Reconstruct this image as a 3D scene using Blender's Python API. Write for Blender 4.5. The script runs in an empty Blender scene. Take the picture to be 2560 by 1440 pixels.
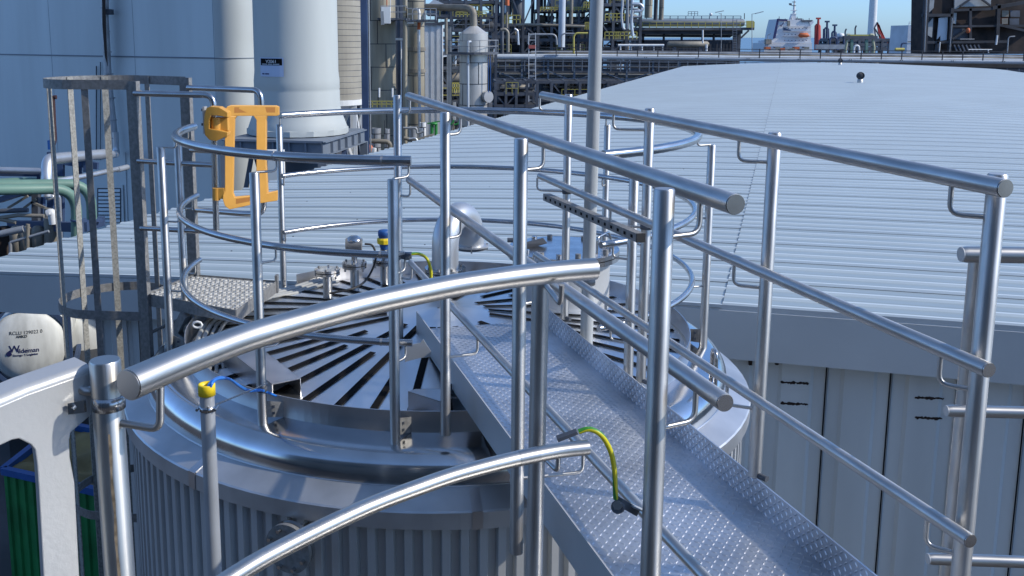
import bpy, math, random
from mathutils import Vector as V, Matrix
random.seed(7)
S = bpy.context.scene
COL = S.collection
R = math.radians
# ------------------------------------------------------------------ camera
F, TH, PX, PY, H = 2400.0, R(9.4), 1130.0, 491.0, 11.3
c_, s_ = math.cos(TH), math.sin(TH)
cd = bpy.data.cameras.new('camera'); cam = bpy.data.objects.new('camera', cd); COL.objects.link(cam)
cam.location = (0, 0, H); cam.rotation_euler = (R(90) - TH, 0, 0)
cd.sensor_width = 36; cd.sensor_fit = 'HORIZONTAL'; cd.lens = 36 * F / 2560
cd.shift_x = (1280 - PX) / 2560; cd.shift_y = -(720 - PY) / 2560
cd.clip_start = 0.05; cd.clip_end = 60000
S.camera = cam
# ------------------------------------------------------------------ light
SUN_EL, SUN_AZ = R(36), R(77)          # azimuth measured from straight behind the camera towards the right
sd = V((math.sin(SUN_AZ) * math.cos(SUN_EL), -math.cos(SUN_AZ) * math.cos(SUN_EL), math.sin(SUN_EL)))
w = bpy.data.worlds.new('World'); S.world = w; w.use_nodes = True
nt = w.node_tree; bg = nt.nodes['Background']
sky = nt.nodes.new('ShaderNodeTexSky'); sky.sky_type = 'NISHITA'; sky.sun_disc = False
sky.sun_elevation = SUN_EL; sky.sun_rotation = math.atan2(sd.x, sd.y)
sky.altitude = 0; sky.air_density = 1.0; sky.dust_density = 0.4; sky.ozone_density = 2.2
tint = nt.nodes.new('ShaderNodeMix'); tint.data_type = 'RGBA'; tint.blend_type = 'MULTIPLY'; tint.inputs[0].default_value = 1.0
wtc = nt.nodes.new('ShaderNodeTexCoord'); wsx = nt.nodes.new('ShaderNodeSeparateXYZ'); nt.links.new(wtc.outputs['Generated'], wsx.inputs[0])
wr = nt.nodes.new('ShaderNodeValToRGB'); wr.color_ramp.elements[0].position = 0.0; wr.color_ramp.elements[0].color = (.38, .60, 1.06, 1)
e_ = wr.color_ramp.elements.new(.14); e_.color = (.72, .88, 1.05, 1)
wr.color_ramp.elements[1].position = .6; wr.color_ramp.elements[1].color = (.87, .97, 1.09, 1)
nt.links.new(wsx.outputs[2], wr.inputs[0]); nt.links.new(wr.outputs[0], tint.inputs[7])
nt.links.new(sky.outputs[0], tint.inputs[6]); nt.links.new(tint.outputs[2], bg.inputs[0]); bg.inputs[1].default_value = 0.15
ld = bpy.data.lights.new('sun', 'SUN'); ld.energy = 3.2; ld.angle = R(0.5); ld.color = (1.0, 0.93, 0.83)
lo = bpy.data.objects.new('sun', ld); COL.objects.link(lo); lo.rotation_euler = sd.to_track_quat('Z', 'Y').to_euler()
S.view_settings.view_transform = 'Standard'; S.view_settings.look = 'None'
S.view_settings.exposure = 0.38; S.view_settings.gamma = 1
S.cycles.max_bounces = 6; S.cycles.glossy_bounces = 4; S.cycles.diffuse_bounces = 3
S.cycles.sample_clamp_indirect = 6

# ------------------------------------------------------------------ helpers
def P(x, y, Y):
    """point of the place seen at photo pixel (x, y) whose distance ahead is Y metres"""
    b = (y - PY) / F; a = (x - PX) / F
    t = Y / (c_ - b * s_)
    return V((t * a, Y, H + t * (-s_ - b * c_)))
def PH(x, y, h):
    """... whose depth below eye level is h metres"""
    b = (y - PY) / F; a = (x - PX) / F
    t = h / (s_ + b * c_)
    return V((t * a, t * (c_ - b * s_), H - h))
def Z(h): return H - h

class MB:
    def __init__(s): s.v = []; s.f = []; s.sm = []; s.uv = []
    def face(s, idx, smooth=False, uv=None):
        s.f.append(idx); s.sm.append(smooth); s.uv.append(uv or [(0, 0)] * len(idx))
    def poly(s, pts, smooth=False):
        n = len(s.v); s.v += [V(p) for p in pts]; s.face(list(range(n, n + len(pts))), smooth); return s
    def tube(s, pts, r, n=12, caps=True, closed=False):
        pts = [V(p) for p in pts]; m = len(pts)
        rr = r if isinstance(r, (list, tuple)) else [r] * m
        tang = []
        for i in range(m):
            if closed: t = pts[(i + 1) % m] - pts[i - 1]
            else: t = pts[min(i + 1, m - 1)] - pts[max(i - 1, 0)]
            tang.append(t.normalized())
        u = tang[0].orthogonal().normalized()
        if abs(tang[0].z) < .99:
            u = tang[0].cross(V((0, 0, 1))).normalized()
        base = len(s.v); L = [0]
        for i in range(m):
            u = (u - tang[i] * u.dot(tang[i])).normalized(); w_ = tang[i].cross(u)
            for j in range(n):
                a = 2 * math.pi * j / n
                s.v.append(pts[i] + (u * math.cos(a) + w_ * math.sin(a)) * rr[i])
            if i: L.append(L[-1] + (pts[i] - pts[i - 1]).length)
        cnt = m if closed else m - 1
        for i in range(cnt):
            k = (i + 1) % m; l1 = L[i]; l2 = L[i + 1] if i + 1 < m else L[i] + (pts[0] - pts[-1]).length
            for j in range(n):
                j2 = (j + 1) % n
                s.face([base + i * n + j, base + i * n + j2, base + k * n + j2, base + k * n + j], True,
                       [(j / n, l1), ((j + 1) / n, l1), ((j + 1) / n, l2), (j / n, l2)])
        if caps and not closed:
            for end, i in ((0, 0), (1, m - 1)):
                b = len(s.v)
                for j in range(n): s.v.append(s.v[base + i * n + j].copy())
                idx = list(range(b, b + n))
                s.face(idx[::-1] if end == 0 else idx)
        return s
    def box(s, c, size, rot=None):
        c = V(c); hx, hy, hz = [q / 2 for q in size]; n = len(s.v)
        for x in (-hx, hx):
            for y in (-hy, hy):
                for z in (-hz, hz):
                    p = V((x, y, z)); s.v.append(c + (rot @ p if rot else p))
        for f in ((0, 1, 3, 2), (4, 6, 7, 5), (0, 4, 5, 1), (2, 3, 7, 6), (0, 2, 6, 4), (1, 5, 7, 3)):
            s.face([n + q for q in f])
        return s
    def bar(s, a, b, w_, h_, up=(0, 0, 1)):
        a = V(a); b = V(b); d = (b - a); L = d.length; d.normalize(); up = V(up)
        if abs(d.dot(up)) > .98: up = V((0, 1, 0))
        x = d.cross(up).normalized(); z = x.cross(d)
        rot = Matrix((x, d, z)).transposed()
        return s.box((a + b) / 2, (w_, L, h_), rot)
    def lathe(s, c, prof, n=32, a0=0.0, a1=2 * math.pi, smooth=True, cap=False):
        c = V(c); full = abs(a1 - a0 - 2 * math.pi) < 1e-6; k = n if full else n + 1; base = len(s.v)
        for (r_, z_) in prof:
            for j in range(k):
                a = a0 + (a1 - a0) * j / n
                s.v.append(c + V((r_ * math.sin(a), -r_ * math.cos(a), z_)))
        for i in range(len(prof) - 1):
            for j in range(n):
                j2 = (j + 1) % k
                s.face([base + i * k + j, base + i * k + j2, base + (i + 1) * k + j2, base + (i + 1) * k + j], smooth,
                       [(j / n, prof[i][1]), ((j + 1) / n, prof[i][1]), ((j + 1) / n, prof[i + 1][1]), (j / n, prof[i + 1][1])])
        if cap: s.face([base + (len(prof) - 1) * k + j for j in range(k)])
        return s
    def prism(s, pts, vec):
        pts = [V(p) for p in pts]; vec = V(vec); n = len(s.v); m = len(pts)
        s.v += pts + [p + vec for p in pts]
        s.face(list(range(n, n + m))); s.face(list(range(n + 2 * m - 1, n + m - 1, -1)))
        for i in range(m):
            j = (i + 1) % m; s.face([n + i, n + m + i, n + m + j, n + j])
        return s
    def build(s, name, mat, parent=None, bevel=0):
        me = bpy.data.meshes.new(name)
        off = parent_world(parent)
        me.from_pydata([tuple(p - off) for p in s.v], [], s.f)
        me.polygons.foreach_set('use_smooth', s.sm)
        uvl = me.uv_layers.new(name='UVMap'); flat = []
        for u in s.uv:
            for q in u: flat += [q[0], q[1]]
        uvl.data.foreach_set('uv', flat)
        me.materials.append(mat); me.update()
        o = bpy.data.objects.new(name, me); COL.objects.link(o)
        if parent: o.parent = parent
        if bevel:
            b = o.modifiers.new('bevel', 'BEVEL'); b.width = bevel; b.segments = 2; b.limit_method = 'ANGLE'; b.angle_limit = R(40)
        return o
def parent_world(p):
    off = V((0, 0, 0))
    while p: off += p.location; p = p.parent
    return off
def thing(name, label, cat, loc, group=None):
    o = bpy.data.objects.new(name, None); COL.objects.link(o); o.location = loc; o.empty_display_size = .2
    o['label'] = label; o['category'] = cat
    if group: o['group'] = group
    return o
def tag(o, label, cat, group=None):
    o['label'] = label; o['category'] = cat
    if group: o['group'] = group
    return o
def struct(o): o['kind'] = 'structure'; return o
def rpath(pts, rad, k=5):
    """polyline with rounded corners"""
    pts = [V(p) for p in pts]; out = [pts[0]]
    for i in range(1, len(pts) - 1):
        a, b, c = pts[i - 1], pts[i], pts[i + 1]
        r_ = min(rad, (a - b).length * .49, (c - b).length * .49)
        p0 = b + (a - b).normalized() * r_; p1 = b + (c - b).normalized() * r_
        for j in range(k + 1):
            t = j / k; out.append(p0 * (1 - t) ** 2 + b * 2 * t * (1 - t) + p1 * t * t)
    out.append(pts[-1]); return out
def spline(pts, k=6):
    pts = [V(p) for p in pts]; q = [pts[0] * 2 - pts[1]] + pts + [pts[-1] * 2 - pts[-2]]; out = []
    for i in range(1, len(q) - 2):
        for j in range(k):
            t = j / k; a, b, c, d = q[i - 1], q[i], q[i + 1], q[i + 2]
            out.append(.5 * ((2 * b) + (c - a) * t + (2 * a - 5 * b + 4 * c - d) * t * t + (3 * b - a - 3 * c + d) * t ** 3))
    out.append(pts[-1]); return out

# ------------------------------------------------------------------ materials
MATS = {}
def mat(name, col, rough=.6, metal=0., var=.0, vscale=3., bump=0., bscale=40., streak=0., spec=.5, col2=None, vstretch=(1, 1, 1), detail=4, lo=.35, hi=.65, aniso=0, rvar=0.):
    m = bpy.data.materials.new(name); m.use_nodes = True; t = m.node_tree; b = t.nodes['Principled BSDF']
    b.inputs['Roughness'].default_value = rough; b.inputs['Metallic'].default_value = metal
    b.inputs['Specular IOR Level'].default_value = spec
    b.inputs['Base Color'].default_value = (*col, 1)
    tc = t.nodes.new('ShaderNodeTexCoord')
    def noise(sc, det=4, coord='Object', stretch=(1, 1, 1)):
        mp = t.nodes.new('ShaderNodeMapping'); mp.inputs['Scale'].default_value = stretch
        t.links.new(tc.outputs[coord], mp.inputs[0])
        n = t.nodes.new('ShaderNodeTexNoise'); n.inputs['Scale'].default_value = sc; n.inputs['Detail'].default_value = det
        t.links.new(mp.outputs[0], n.inputs['Vector']); return n
    if var or col2:
        n = noise(vscale, detail, stretch=vstretch)
        r_ = t.nodes.new('ShaderNodeValToRGB'); e = r_.color_ramp.elements
        e[0].position = lo; e[1].position = hi
        c2 = col2 or tuple(q * (1 - var) for q in col)
        e[0].color = (*c2, 1); e[1].color = (*(col if col2 else tuple(min(1, q * (1 + var * .5)) for q in col)), 1)
        t.links.new(n.outputs['Fac'], r_.inputs[0]); t.links.new(r_.outputs[0], b.inputs['Base Color'])
        if rvar:
            mr = t.nodes.new('ShaderNodeMapRange'); mr.inputs[3].default_value = rough - rvar; mr.inputs[4].default_value = rough + rvar
            t.links.new(n.outputs['Fac'], mr.inputs[0]); t.links.new(mr.outputs[0], b.inputs['Roughness'])
    if streak:
        n = noise(1, 5, 'UV', (46, 1.3, 1))
        mr = t.nodes.new('ShaderNodeMapRange'); mr.inputs[1].default_value = .3; mr.inputs[2].default_value = .7
        mr.inputs[3].default_value = max(.03, rough - streak); mr.inputs[4].default_value = rough + streak
        t.links.new(n.outputs['Fac'], mr.inputs[0]); t.links.new(mr.outputs[0], b.inputs['Roughness'])
        bp = t.nodes.new('ShaderNodeBump'); bp.inputs['Strength'].default_value = .06; bp.inputs['Distance'].default_value = .001
        t.links.new(n.outputs['Fac'], bp.inputs['Height']); t.links.new(bp.outputs[0], b.inputs['Normal'])
        # faint stains along the pipe
        n2 = noise(1, 3, 'UV', (5, 6, 1)); r2 = t.nodes.new('ShaderNodeValToRGB')
        r2.color_ramp.elements[0].position = .3; r2.color_ramp.elements[1].position = .62
        r2.color_ramp.elements[0].color = (*[q * .74 for q in col], 1); r2.color_ramp.elements[1].color = (*col, 1)
        t.links.new(n2.outputs['Fac'], r2.inputs[0]); t.links.new(r2.outputs[0], b.inputs['Base Color'])
    if aniso:
        b.inputs['Anisotropic'].default_value = aniso; b.inputs['Anisotropic Rotation'].default_value = .25
        tg = t.nodes.new('ShaderNodeTangent'); tg.direction_type = 'UV_MAP'; tg.uv_map = 'UVMap'; t.links.new(tg.outputs[0], b.inputs['Tangent'])
    if bump:
        n = noise(bscale, 5)
        bp = t.nodes.new('ShaderNodeBump'); bp.inputs['Strength'].default_value = bump; bp.inputs['Distance'].default_value = .01
        t.links.new(n.outputs['Fac'], bp.inputs['Height']); t.links.new(bp.outputs[0], b.inputs['Normal'])
    MATS[name] = m; return m
M_brush = mat('brushed_steel', (.57, .56, .54), .43, 1, streak=.07, aniso=.5)
M_satin = mat('satin_steel', (.66, .64, .60), .40, 1, streak=.06, aniso=.45)
M_ring = mat('polished_rail_steel', (.54, .54, .54), .25, 1, streak=.05, aniso=.5)
M_sheet = mat('sheet_steel', (.62, .62, .63), .36, 1, var=.22, vscale=2.2, bump=.05, bscale=9, rvar=.07)
M_deck = mat('deck_steel', (.76, .78, .80), .36, 1, var=.14, vscale=1.6, bump=.04, bscale=6, rvar=.06)
M_cap = mat('insulation_cap_steel', (.55, .56, .57), .42, .75, var=.2, vscale=2.5, bump=.05, bscale=8, rvar=.06)
M_shiny = mat('polished_knuckle_steel', (.60, .60, .60), .16, 1, var=.18, vscale=3, bump=.05, bscale=5, rvar=.05)
M_flange = mat('flange_steel', (.55, .54, .53), .25, 1, var=.2, vscale=9)
M_galv = mat('galvanised_steel', (.24, .24, .235), .55, .35, var=.22, vscale=40, bump=.1, bscale=60)
M_galvold = mat('sunlit_weathered_strap', (.31, .31, .285), .75, .1, var=.3, vscale=60, bump=.15, bscale=80)
M_clad = mat('tank_cladding', (.50, .515, .52), .42, .35, var=.12, vscale=1.5)
M_cheq = mat('chequer_plate', (.62, .635, .66), .42, .9, var=.28, vscale=2.6, bump=.05, bscale=30, rvar=.07)
M_tread = mat('stainless_tread', (.55, .54, .50), .5, .45, var=.2, vscale=20)
M_black = mat('antislip_black', (.008, .008, .009), .95, 0, bump=.4, bscale=250, spec=.12)
M_yel = mat('orange_gate_paint', (.62, .31, .05), .5, 0, var=.08, vscale=8, bump=.05, bscale=120)
M_yelcap = mat('yellow_cap', (.85, .62, .02), .45)
M_blue = mat('blue_cable_sheath', (.02, .18, .62), .4)
M_roof = mat('roof_sheet', (.31, .38, .415), .42, .0, var=.13, vscale=.22, spec=.5, vstretch=(1, 1, 1), detail=6)
M_crown = mat('rib_crown_glint', (.56, .63, .65), .4, .0, var=.05, vscale=.5)  # paler rib colour stands in for the bright line light makes there
M_roofdark = mat('roof_seam', (.06, .08, .10), .7)
M_fascia = mat('grey_fascia', (.50, .52, .52), .5, 0, var=.07, vscale=1.)
M_wall = mat('wall_panel', (.52, .555, .56), .55, 0, var=.14, vscale=1.1, vstretch=(1.5, 1.5, .25))
M_rust = mat('rust', (.025, .014, .010), .9, 0, var=.5, vscale=30)
M_under = mat('roof_underside', (.05, .06, .07), .8)
M_bldg = mat('pale_blue_cladding', (.54, .60, .61), .5, 0, var=.10, vstretch=(1, 1, .12), vscale=.6)
M_corner = mat('pale_grey_cladding', (.42, .45, .44), .5, 0, var=.06, vscale=.5)
M_silo = mat('silo_paint', (.43, .46, .445), .6, 0, var=.07, vscale=.8, vstretch=(1, 1, .2))
M_ribt = mat('beige_ribbed_cladding', (.33, .31, .26), .6, 0, var=.12, vscale=1.2)
M_col = mat('stained_insulation', (.36, .33, .25), .6, .1, col2=(.22, .20, .15), vscale=.8, vstretch=(2, 2, .3))
M_ss = mat('far_stainless_cladding', (.52, .51, .48), .38, .4, var=.15, vscale=.7)
M_dark = mat('dark_steelwork', (.085, .098, .12), .7, 0, var=.4, vscale=.6)  # lightened in place of distance haze, as is black_steelwork
M_dark2 = mat('black_steelwork', (.042, .047, .056), .8, 0, var=.4, vscale=.6)
M_bsteel = mat('navy_steelwork', (.035, .065, .14), .6, 0, var=.25, vscale=.8)
M_gsteel = mat('grey_blue_frame_steel', (.15, .18, .22), .55, 0, var=.12, vscale=1)
M_grey = mat('grey_pipe', (.32, .34, .36), .5, .3, var=.2, vscale=1)
M_brownp = mat('brown_grey_pipe', (.24, .22, .18), .6, .2, var=.3, vscale=1)
M_white = mat('white_paint', (.70, .72, .72), .5, 0, var=.08, vscale=2)
M_bluepipe = mat('blue_grey_pipe', (.50, .56, .62), .45, 0, var=.12, vscale=.6)
M_yrail = mat('yellow_railing', (.46, .41, .10), .6)
M_green = mat('pale_green_pipe', (.13, .235, .185), .5, 0, var=.12, vscale=1.5)
M_greenp = mat('bright_green_valve', (.03, .24, .05), .5)
M_orange = mat('orange_paint', (.55, .13, .04), .6)
M_red = mat('red_paint', (.45, .05, .04), .6)
M_alu = mat('aluminium_jacket', (.58, .60, .62), .4, .75, var=.12, vscale=2)
M_pole = mat('grey_painted_pole', (.44, .46, .46), .5, .2, var=.25, vscale=1.5, vstretch=(14, 14, .6), bump=.1, bscale=20)
M_tankw = mat('dirty_white_tank', (.62, .64, .62), .5, 0, var=.25, vscale=1.4, vstretch=(2, 2, .5))
M_navy = mat('navy_ink', (.015, .02, .10), .6)
M_contg = mat('green_container_paint', (.02, .22, .06), .5, 0, var=.3, vscale=1.5)
M_contb = mat('blue_container_rim', (.02, .10, .33), .5, 0, var=.2, vscale=2)
M_tarp = mat('ochre_tarpaulin', (.26, .20, .08), .8, 0, var=.35, vscale=1.1, bump=.3, bscale=3)
M_panel = mat('gate_panel_steel', (.50, .51, .51), .42, .35, var=.06, vscale=3, bump=.06, bscale=90)
M_cond = mat('pale_conduit', (.36, .37, .36), .6, 0, var=.15, vscale=4)
M_shaft = mat('grey_conduit_pipe', (.40, .42, .44), .45, .4, var=.15, vscale=3)
M_burnt = mat('burnt_steel', (.05, .036, .03), .85, 0, col2=(.012, .011, .012), vscale=.8)
M_burnt2 = mat('rust_brown_cladding', (.055, .032, .024), .85, 0, col2=(.016, .014, .014), vscale=.35)
M_torn = mat('torn_pale_cladding', (.36, .38, .38), .6, 0, var=.2, vscale=1)
M_ship = mat('ship_white', (.62, .63, .64), .6, 0, var=.06, vscale=.05)
M_asph = mat('asphalt', (.07, .07, .075), .9, 0, var=.35, vscale=.25, bump=.2, bscale=30)
M_rubber = mat('black_rubber', (.02, .02, .02), .6)
# green-yellow earthing wire: stripes by UV
M_gy = bpy.data.materials.new('green_yellow_sheath'); M_gy.use_nodes = True
t = M_gy.node_tree; b = t.nodes['Principled BSDF']; b.inputs['Roughness'].default_value = .4
tc = t.nodes.new('ShaderNodeTexCoord'); sx = t.nodes.new('ShaderNodeSeparateXYZ'); t.links.new(tc.outputs['UV'], sx.inputs[0])
ma = t.nodes.new('ShaderNodeMath'); ma.operation = 'MULTIPLY_ADD'; ma.inputs[1].default_value = 2.5; t.links.new(sx.outputs[1], ma.inputs[0]); t.links.new(sx.outputs[0], ma.inputs[2])
fr = t.nodes.new('ShaderNodeMath'); fr.operation = 'FRACT'; t.links.new(ma.outputs[0], fr.inputs[0])
rp = t.nodes.new('ShaderNodeValToRGB'); rp.color_ramp.interpolation = 'CONSTANT'
rp.color_ramp.elements[0].color = (.62, .56, .02, 1); rp.color_ramp.elements[1].position = .6; rp.color_ramp.elements[1].color = (.05, .26, .03, 1)
t.links.new(fr.outputs[0], rp.inputs[0]); t.links.new(rp.outputs[0], b.inputs['Base Color'])
# water
M_sea = mat('sea_water', (.03, .07, .11), .25, 0, bump=.5, bscale=.25)

# ------------------------------------------------------------------ ground and sea
struct(MB().poly([(-400, -60, 0), (400, -60, 0), (400, 330, 0), (-400, 330, 0)]).build('ground', M_asph))
struct(MB().poly([(-30000, 330, -1), (30000, 330, -1), (30000, 45000, -1), (-30000, 45000, -1)]).build('sea', M_sea))
struct(MB().poly([(-400, 330, 0), (400, 330, 0), (400, 330, -1.2), (-400, 330, -1.2)]).build('quay_wall', M_asph))

# ------------------------------------------------------------------ storage hall (low barrel roof)
AZ = R(19); A = V((math.sin(AZ), math.cos(AZ), 0)); B = V((math.cos(AZ), -math.sin(AZ), 0))
PROF = [(-9.8, 2.9), (-8.7, 2.845), (-6.8, 2.735), (-3, 2.56), (0, 2.485), (4.5, 2.44), (8, 2.5), (12.1, 2.64), (18.8, 2.95), (20.5, 3.25), (30, 5.2)]
def hroof(s):
    for i in range(len(PROF) - 1):
        if s <= PROF[i + 1][0]:
            # smooth interpolation
            p = [PROF[max(0, min(len(PROF) - 1, k))] for k in (i - 1, i, i + 1, i + 2)]
            t_ = (s - p[1][0]) / (p[2][0] - p[1][0])
            m1 = (p[2][1] - p[0][1]) / max(.01, p[2][0] - p[0][0]) * (p[2][0] - p[1][0])
            m2 = (p[3][1] - p[1][1]) / max(.01, p[3][0] - p[1][0]) * (p[2][0] - p[1][0])
            return (2 * t_ ** 3 - 3 * t_ ** 2 + 1) * p[1][1] + (t_ ** 3 - 2 * t_ ** 2 + t_) * m1 + (-2 * t_ ** 3 + 3 * t_ ** 2) * p[2][1] + (t_ ** 3 - t_ ** 2) * m2
    return PROF[-1][1]
A0, A1 = 9.03, 101.3
def HP(t_, s, dh=0.): 
    p = A * t_ + B * s; return V((p.x, p.y, H - hroof(s) + dh))
hall = thing('storage_hall', 'large hall with low curved ribbed pale roof behind the tank', 'industrial hall', (*(A * 12)[:2], 0))
def sheet(s0, s1, dh, shift, ns, name):
    ss = [s0 + (s1 - s0) * i / ns for i in range(ns + 1)]
    m = MB(); seam = MB(); p = .333; k = 0; T = A0; prof = []
    while T < A1:
        lap = (k % 3 == 0)
        d = .006 if lap else 0
        for (dt, z_) in ((0, .0), (.018, .02 + d), (.058, .02 + d), (.085, 0), (.16, 0), (.165, .003), (.2, .003), (.205, 0)):
            prof.append((T + dt + shift, z_))
        k += 1; T += p
    base = 0
    for (tt, z_) in prof:
        for s in ss: m.v.append(HP(min(tt, A1), s, z_ + dh))
    n = len(ss)
    for i in range(len(prof) - 1):
        for j in range(n - 1):
            m.face([i * n + j, i * n + j + 1, (i + 1) * n + j + 1, (i + 1) * n + j])
    if s0 > -5:
        e = MB(); wl = .004
        for i, (tt, z_) in enumerate(prof):
            e.v += [HP(min(tt, A1), s0 - wl, z_ + dh + .001), HP(min(tt, A1), s0 - .0005, z_ + dh + .001)]
        for i in range(len(prof) - 1): e.face([2 * i, 2 * i + 1, 2 * i + 3, 2 * i + 2])
        lap_o = e
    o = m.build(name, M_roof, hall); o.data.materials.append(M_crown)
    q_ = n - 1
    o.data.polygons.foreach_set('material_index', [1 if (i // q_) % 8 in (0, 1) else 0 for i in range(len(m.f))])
    if s0 > -5: lap_o.build('end_lap', M_roofdark, o)
    # dark lap line in front of every third rib, widened to paint rib shade
    k = 0; T = A0 + shift
    while T < A1 - 1:
        if k % 3 == 0:
            b0 = len(seam.v)
            wd = .024 if s0 < -5 else .015
            for s in ss: seam.v += [HP(T - wd, s, dh + .003), HP(T - .001, s, dh + .003)]
            for j in range(n - 1): seam.face([b0 + 2 * j, b0 + 2 * j + 2, b0 + 2 * j + 3, b0 + 2 * j + 1])
        k += 1; T += p
    seam.build('lap_seam', M_roofdark, o)
    return o
sheet(-9.8, -.44, 0, 0, 20, 'roof')
r2 = sheet(-.44, 30, .012, .03, 40, 'roof')
m = MB()   # roof fixings
for ln in range(9):
    tt = A0 + 1.0 + ln * 1.1
    for k in range(16):
        sx_ = -9 + k * 2.4 + ln * .35
        tq = A0 + .11 + .333 * int((tt - A0) / .333 + k * 1.5)
        q = HP(tq, sx_, .017); m.lathe(q, [(.012, 0), (.012, .008), (.001, .010)], 6, smooth=False)
m.build('fixing', M_dark, hall)['kind'] = 'stuff'
m = MB()   # underside
ss = [-9.8 + 39.8 * i / 30 for i in range(31)]
for j in range(30): m.poly([HP(A0 + .03, ss[j], -.05), HP(A0 + .03, ss[j + 1], -.05), HP(A1, ss[j + 1], -.05), HP(A1, ss[j], -.05)])
m.build('roof_underside', M_under, hall)
m = MB()   # fascia
ss = [-9.8 + 39.8 * i / 60 for i in range(61)]
for (t_, flip) in ((A0 - .015, 0),):
    n0 = len(m.v)
    for s in ss: m.v += [HP(t_, s, .035), HP(t_, s, -.012), HP(t_ - .012, s, -.016), HP(t_ - .012, s, -.48), HP(t_ + .06, s, -.485), HP(t_ + .06, s, 0)]
    for j in range(60):
        for q in range(5): m.face([n0 + j * 6 + q, n0 + j * 6 + q + 1, n0 + (j + 1) * 6 + q + 1, n0 + (j + 1) * 6 + q])
for i in range(20):
    t0 = A0 + (A1 - A0) * i / 20; t1 = A0 + (A1 - A0) * (i + 1) / 20
    m.poly([HP(t0, -9.81, -.01), HP(t1, -9.81, -.01), HP(t1, -9.81, -.4), HP(t0, -9.81, -.4)])
m.build('fascia', M_fascia, hall)
m = MB()   # folded wall panels below the fascia
def wallpt(s, off, z_): p = A * (A0 + .2 + off) + B * s; return V((p.x, p.y, z_))
s = -7.67; k = 0
joints = []
while s < 30:
    pr = [(0, .0), (.012, .0), (.014, .012), (.12, .012), (.15, -.012), (.40, -.012), (.43, .012), (.53, .012), (.532, .0)]
    for a_, b_ in zip(pr[:-1], pr[1:]):
        z0, z1 = H - hroof(s + a_[0]) - .3, H - hroof(s + b_[0]) - .3
        m.poly([wallpt(s + a_[0], a_[1], 0), wallpt(s + b_[0], b_[1], 0), wallpt(s + b_[0], b_[1], z1), wallpt(s + a_[0], a_[1], z0)])
    joints.append(s); s += .546
m.build('wall', M_wall, hall)
m = MB()
for s in joints: m.bar(wallpt(s + .006, -.004, 0), wallpt(s + .006, -.004, H - hroof(s) - .3), .0035, .006, up=(0, 1, 0))
m.build('panel_joint', M_gsteel, hall)['kind'] = 'stuff'
m = MB(); 
p0 = wallpt(-7.38, .05, 0); p1 = p0 + A * 90
m.poly([p0, p1, p1 + V((0, 0, 8.2)), p0 + V((0, 0, 8.2))]); m.build('side_wall', M_wall, hall)
m = MB(); m.bar(wallpt(-7.38, -.02, 0), wallpt(-7.38, -.02, 8.3), .18, .1, up=(0, 1, 0)); m.build('corner_trim', M_fascia, hall)
# rust patches on the wall
for (x0, x1, y0) in ((1951, 2022, 956), (1951, 2020, 1008), (2287, 2360, 994), (2287, 2356, 1044)):
    m = MB(); n = 22; yy = []
    def onwall(x, y):
        d = P(x, y, 1.) - V((0, 0, H)); t_ = (A0 + .185) / (d.dot(A)); return V((0, 0, H)) + d * t_
    top = []; bot = []
    for i in range(n + 1):
        x = x0 + (x1 - x0) * i / n; th = 3.6 * (.45 + .75 * random.random()) * (0.5 if i in (0, n) else 1) * (.35 if i == 12 and y0 == 956 else 1)
        y = y0 + 3 * (x - x0) / 70 + random.uniform(-1.2, 1.2)
        top.append(onwall(x, y - th)); bot.append(onwall(x, y + th))
    m.prism(top + bot[::-1], -A * -.004 * 0 + A * .004); m.build('rust_patch', M_rust, hall)
# fixing bolts of the wall just under the fascia
for x, y in ((1876, 906), (1942, 905), (2239, 918), (2262, 921)):
    m = MB(); p = P(x, y, 1.) - V((0, 0, H)); q = V((0, 0, H)) + p * ((A0 + .17) / p.dot(A)); m.box(q, (.03, .03, .05)); m.build('bracket', M_rust, hall)
# roof ventilators
for (x, y, s) in ((2150, 208, 4.5), (2075, 160, 4.5)):
    d = P(x, y, 1.) - V((0, 0, H)); t_ = 2.44 / -d.z if y == 208 else 96.
    base = V((0, 0, H)) + d * t_ if y == 208 else A * 93 + B * 4.6 + V((0, 0, H - 2.44))
    v = MB().lathe(base, [(.15, -.1), (.15, .20), (.12, .22)], 14).build('ventilator', M_ss, hall)
    m = MB(); n = 20
    for j in range(n):
        a = 2 * math.pi * j / n; pts = []
        for k in range(7):
            ph = R(-62 + 22 * k); r_ = .215 * math.cos(ph); z_ = .40 + .20 * math.sin(ph)
            pts.append((r_, z_))
        for k in range(6):
            q = []
            for (kk, aa) in ((k, a), (k, a + .2), (k + 1, a + .2), (k + 1, a)):
                r_, z_ = pts[kk]; rr = r_ * (1.0 if aa == a else .82)
                q.append(base + V((rr * math.cos(aa), rr * math.sin(aa), z_)))
            m.poly(q)
    m.lathe(base, [(.01, .61), (.07, .60), (.1, .58)], 12)
    m.lathe(base, [(.13, .22), (.15, .4), (.08, .58)], 12)
    m.build('turbine_cowl', M_dark, v)

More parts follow.
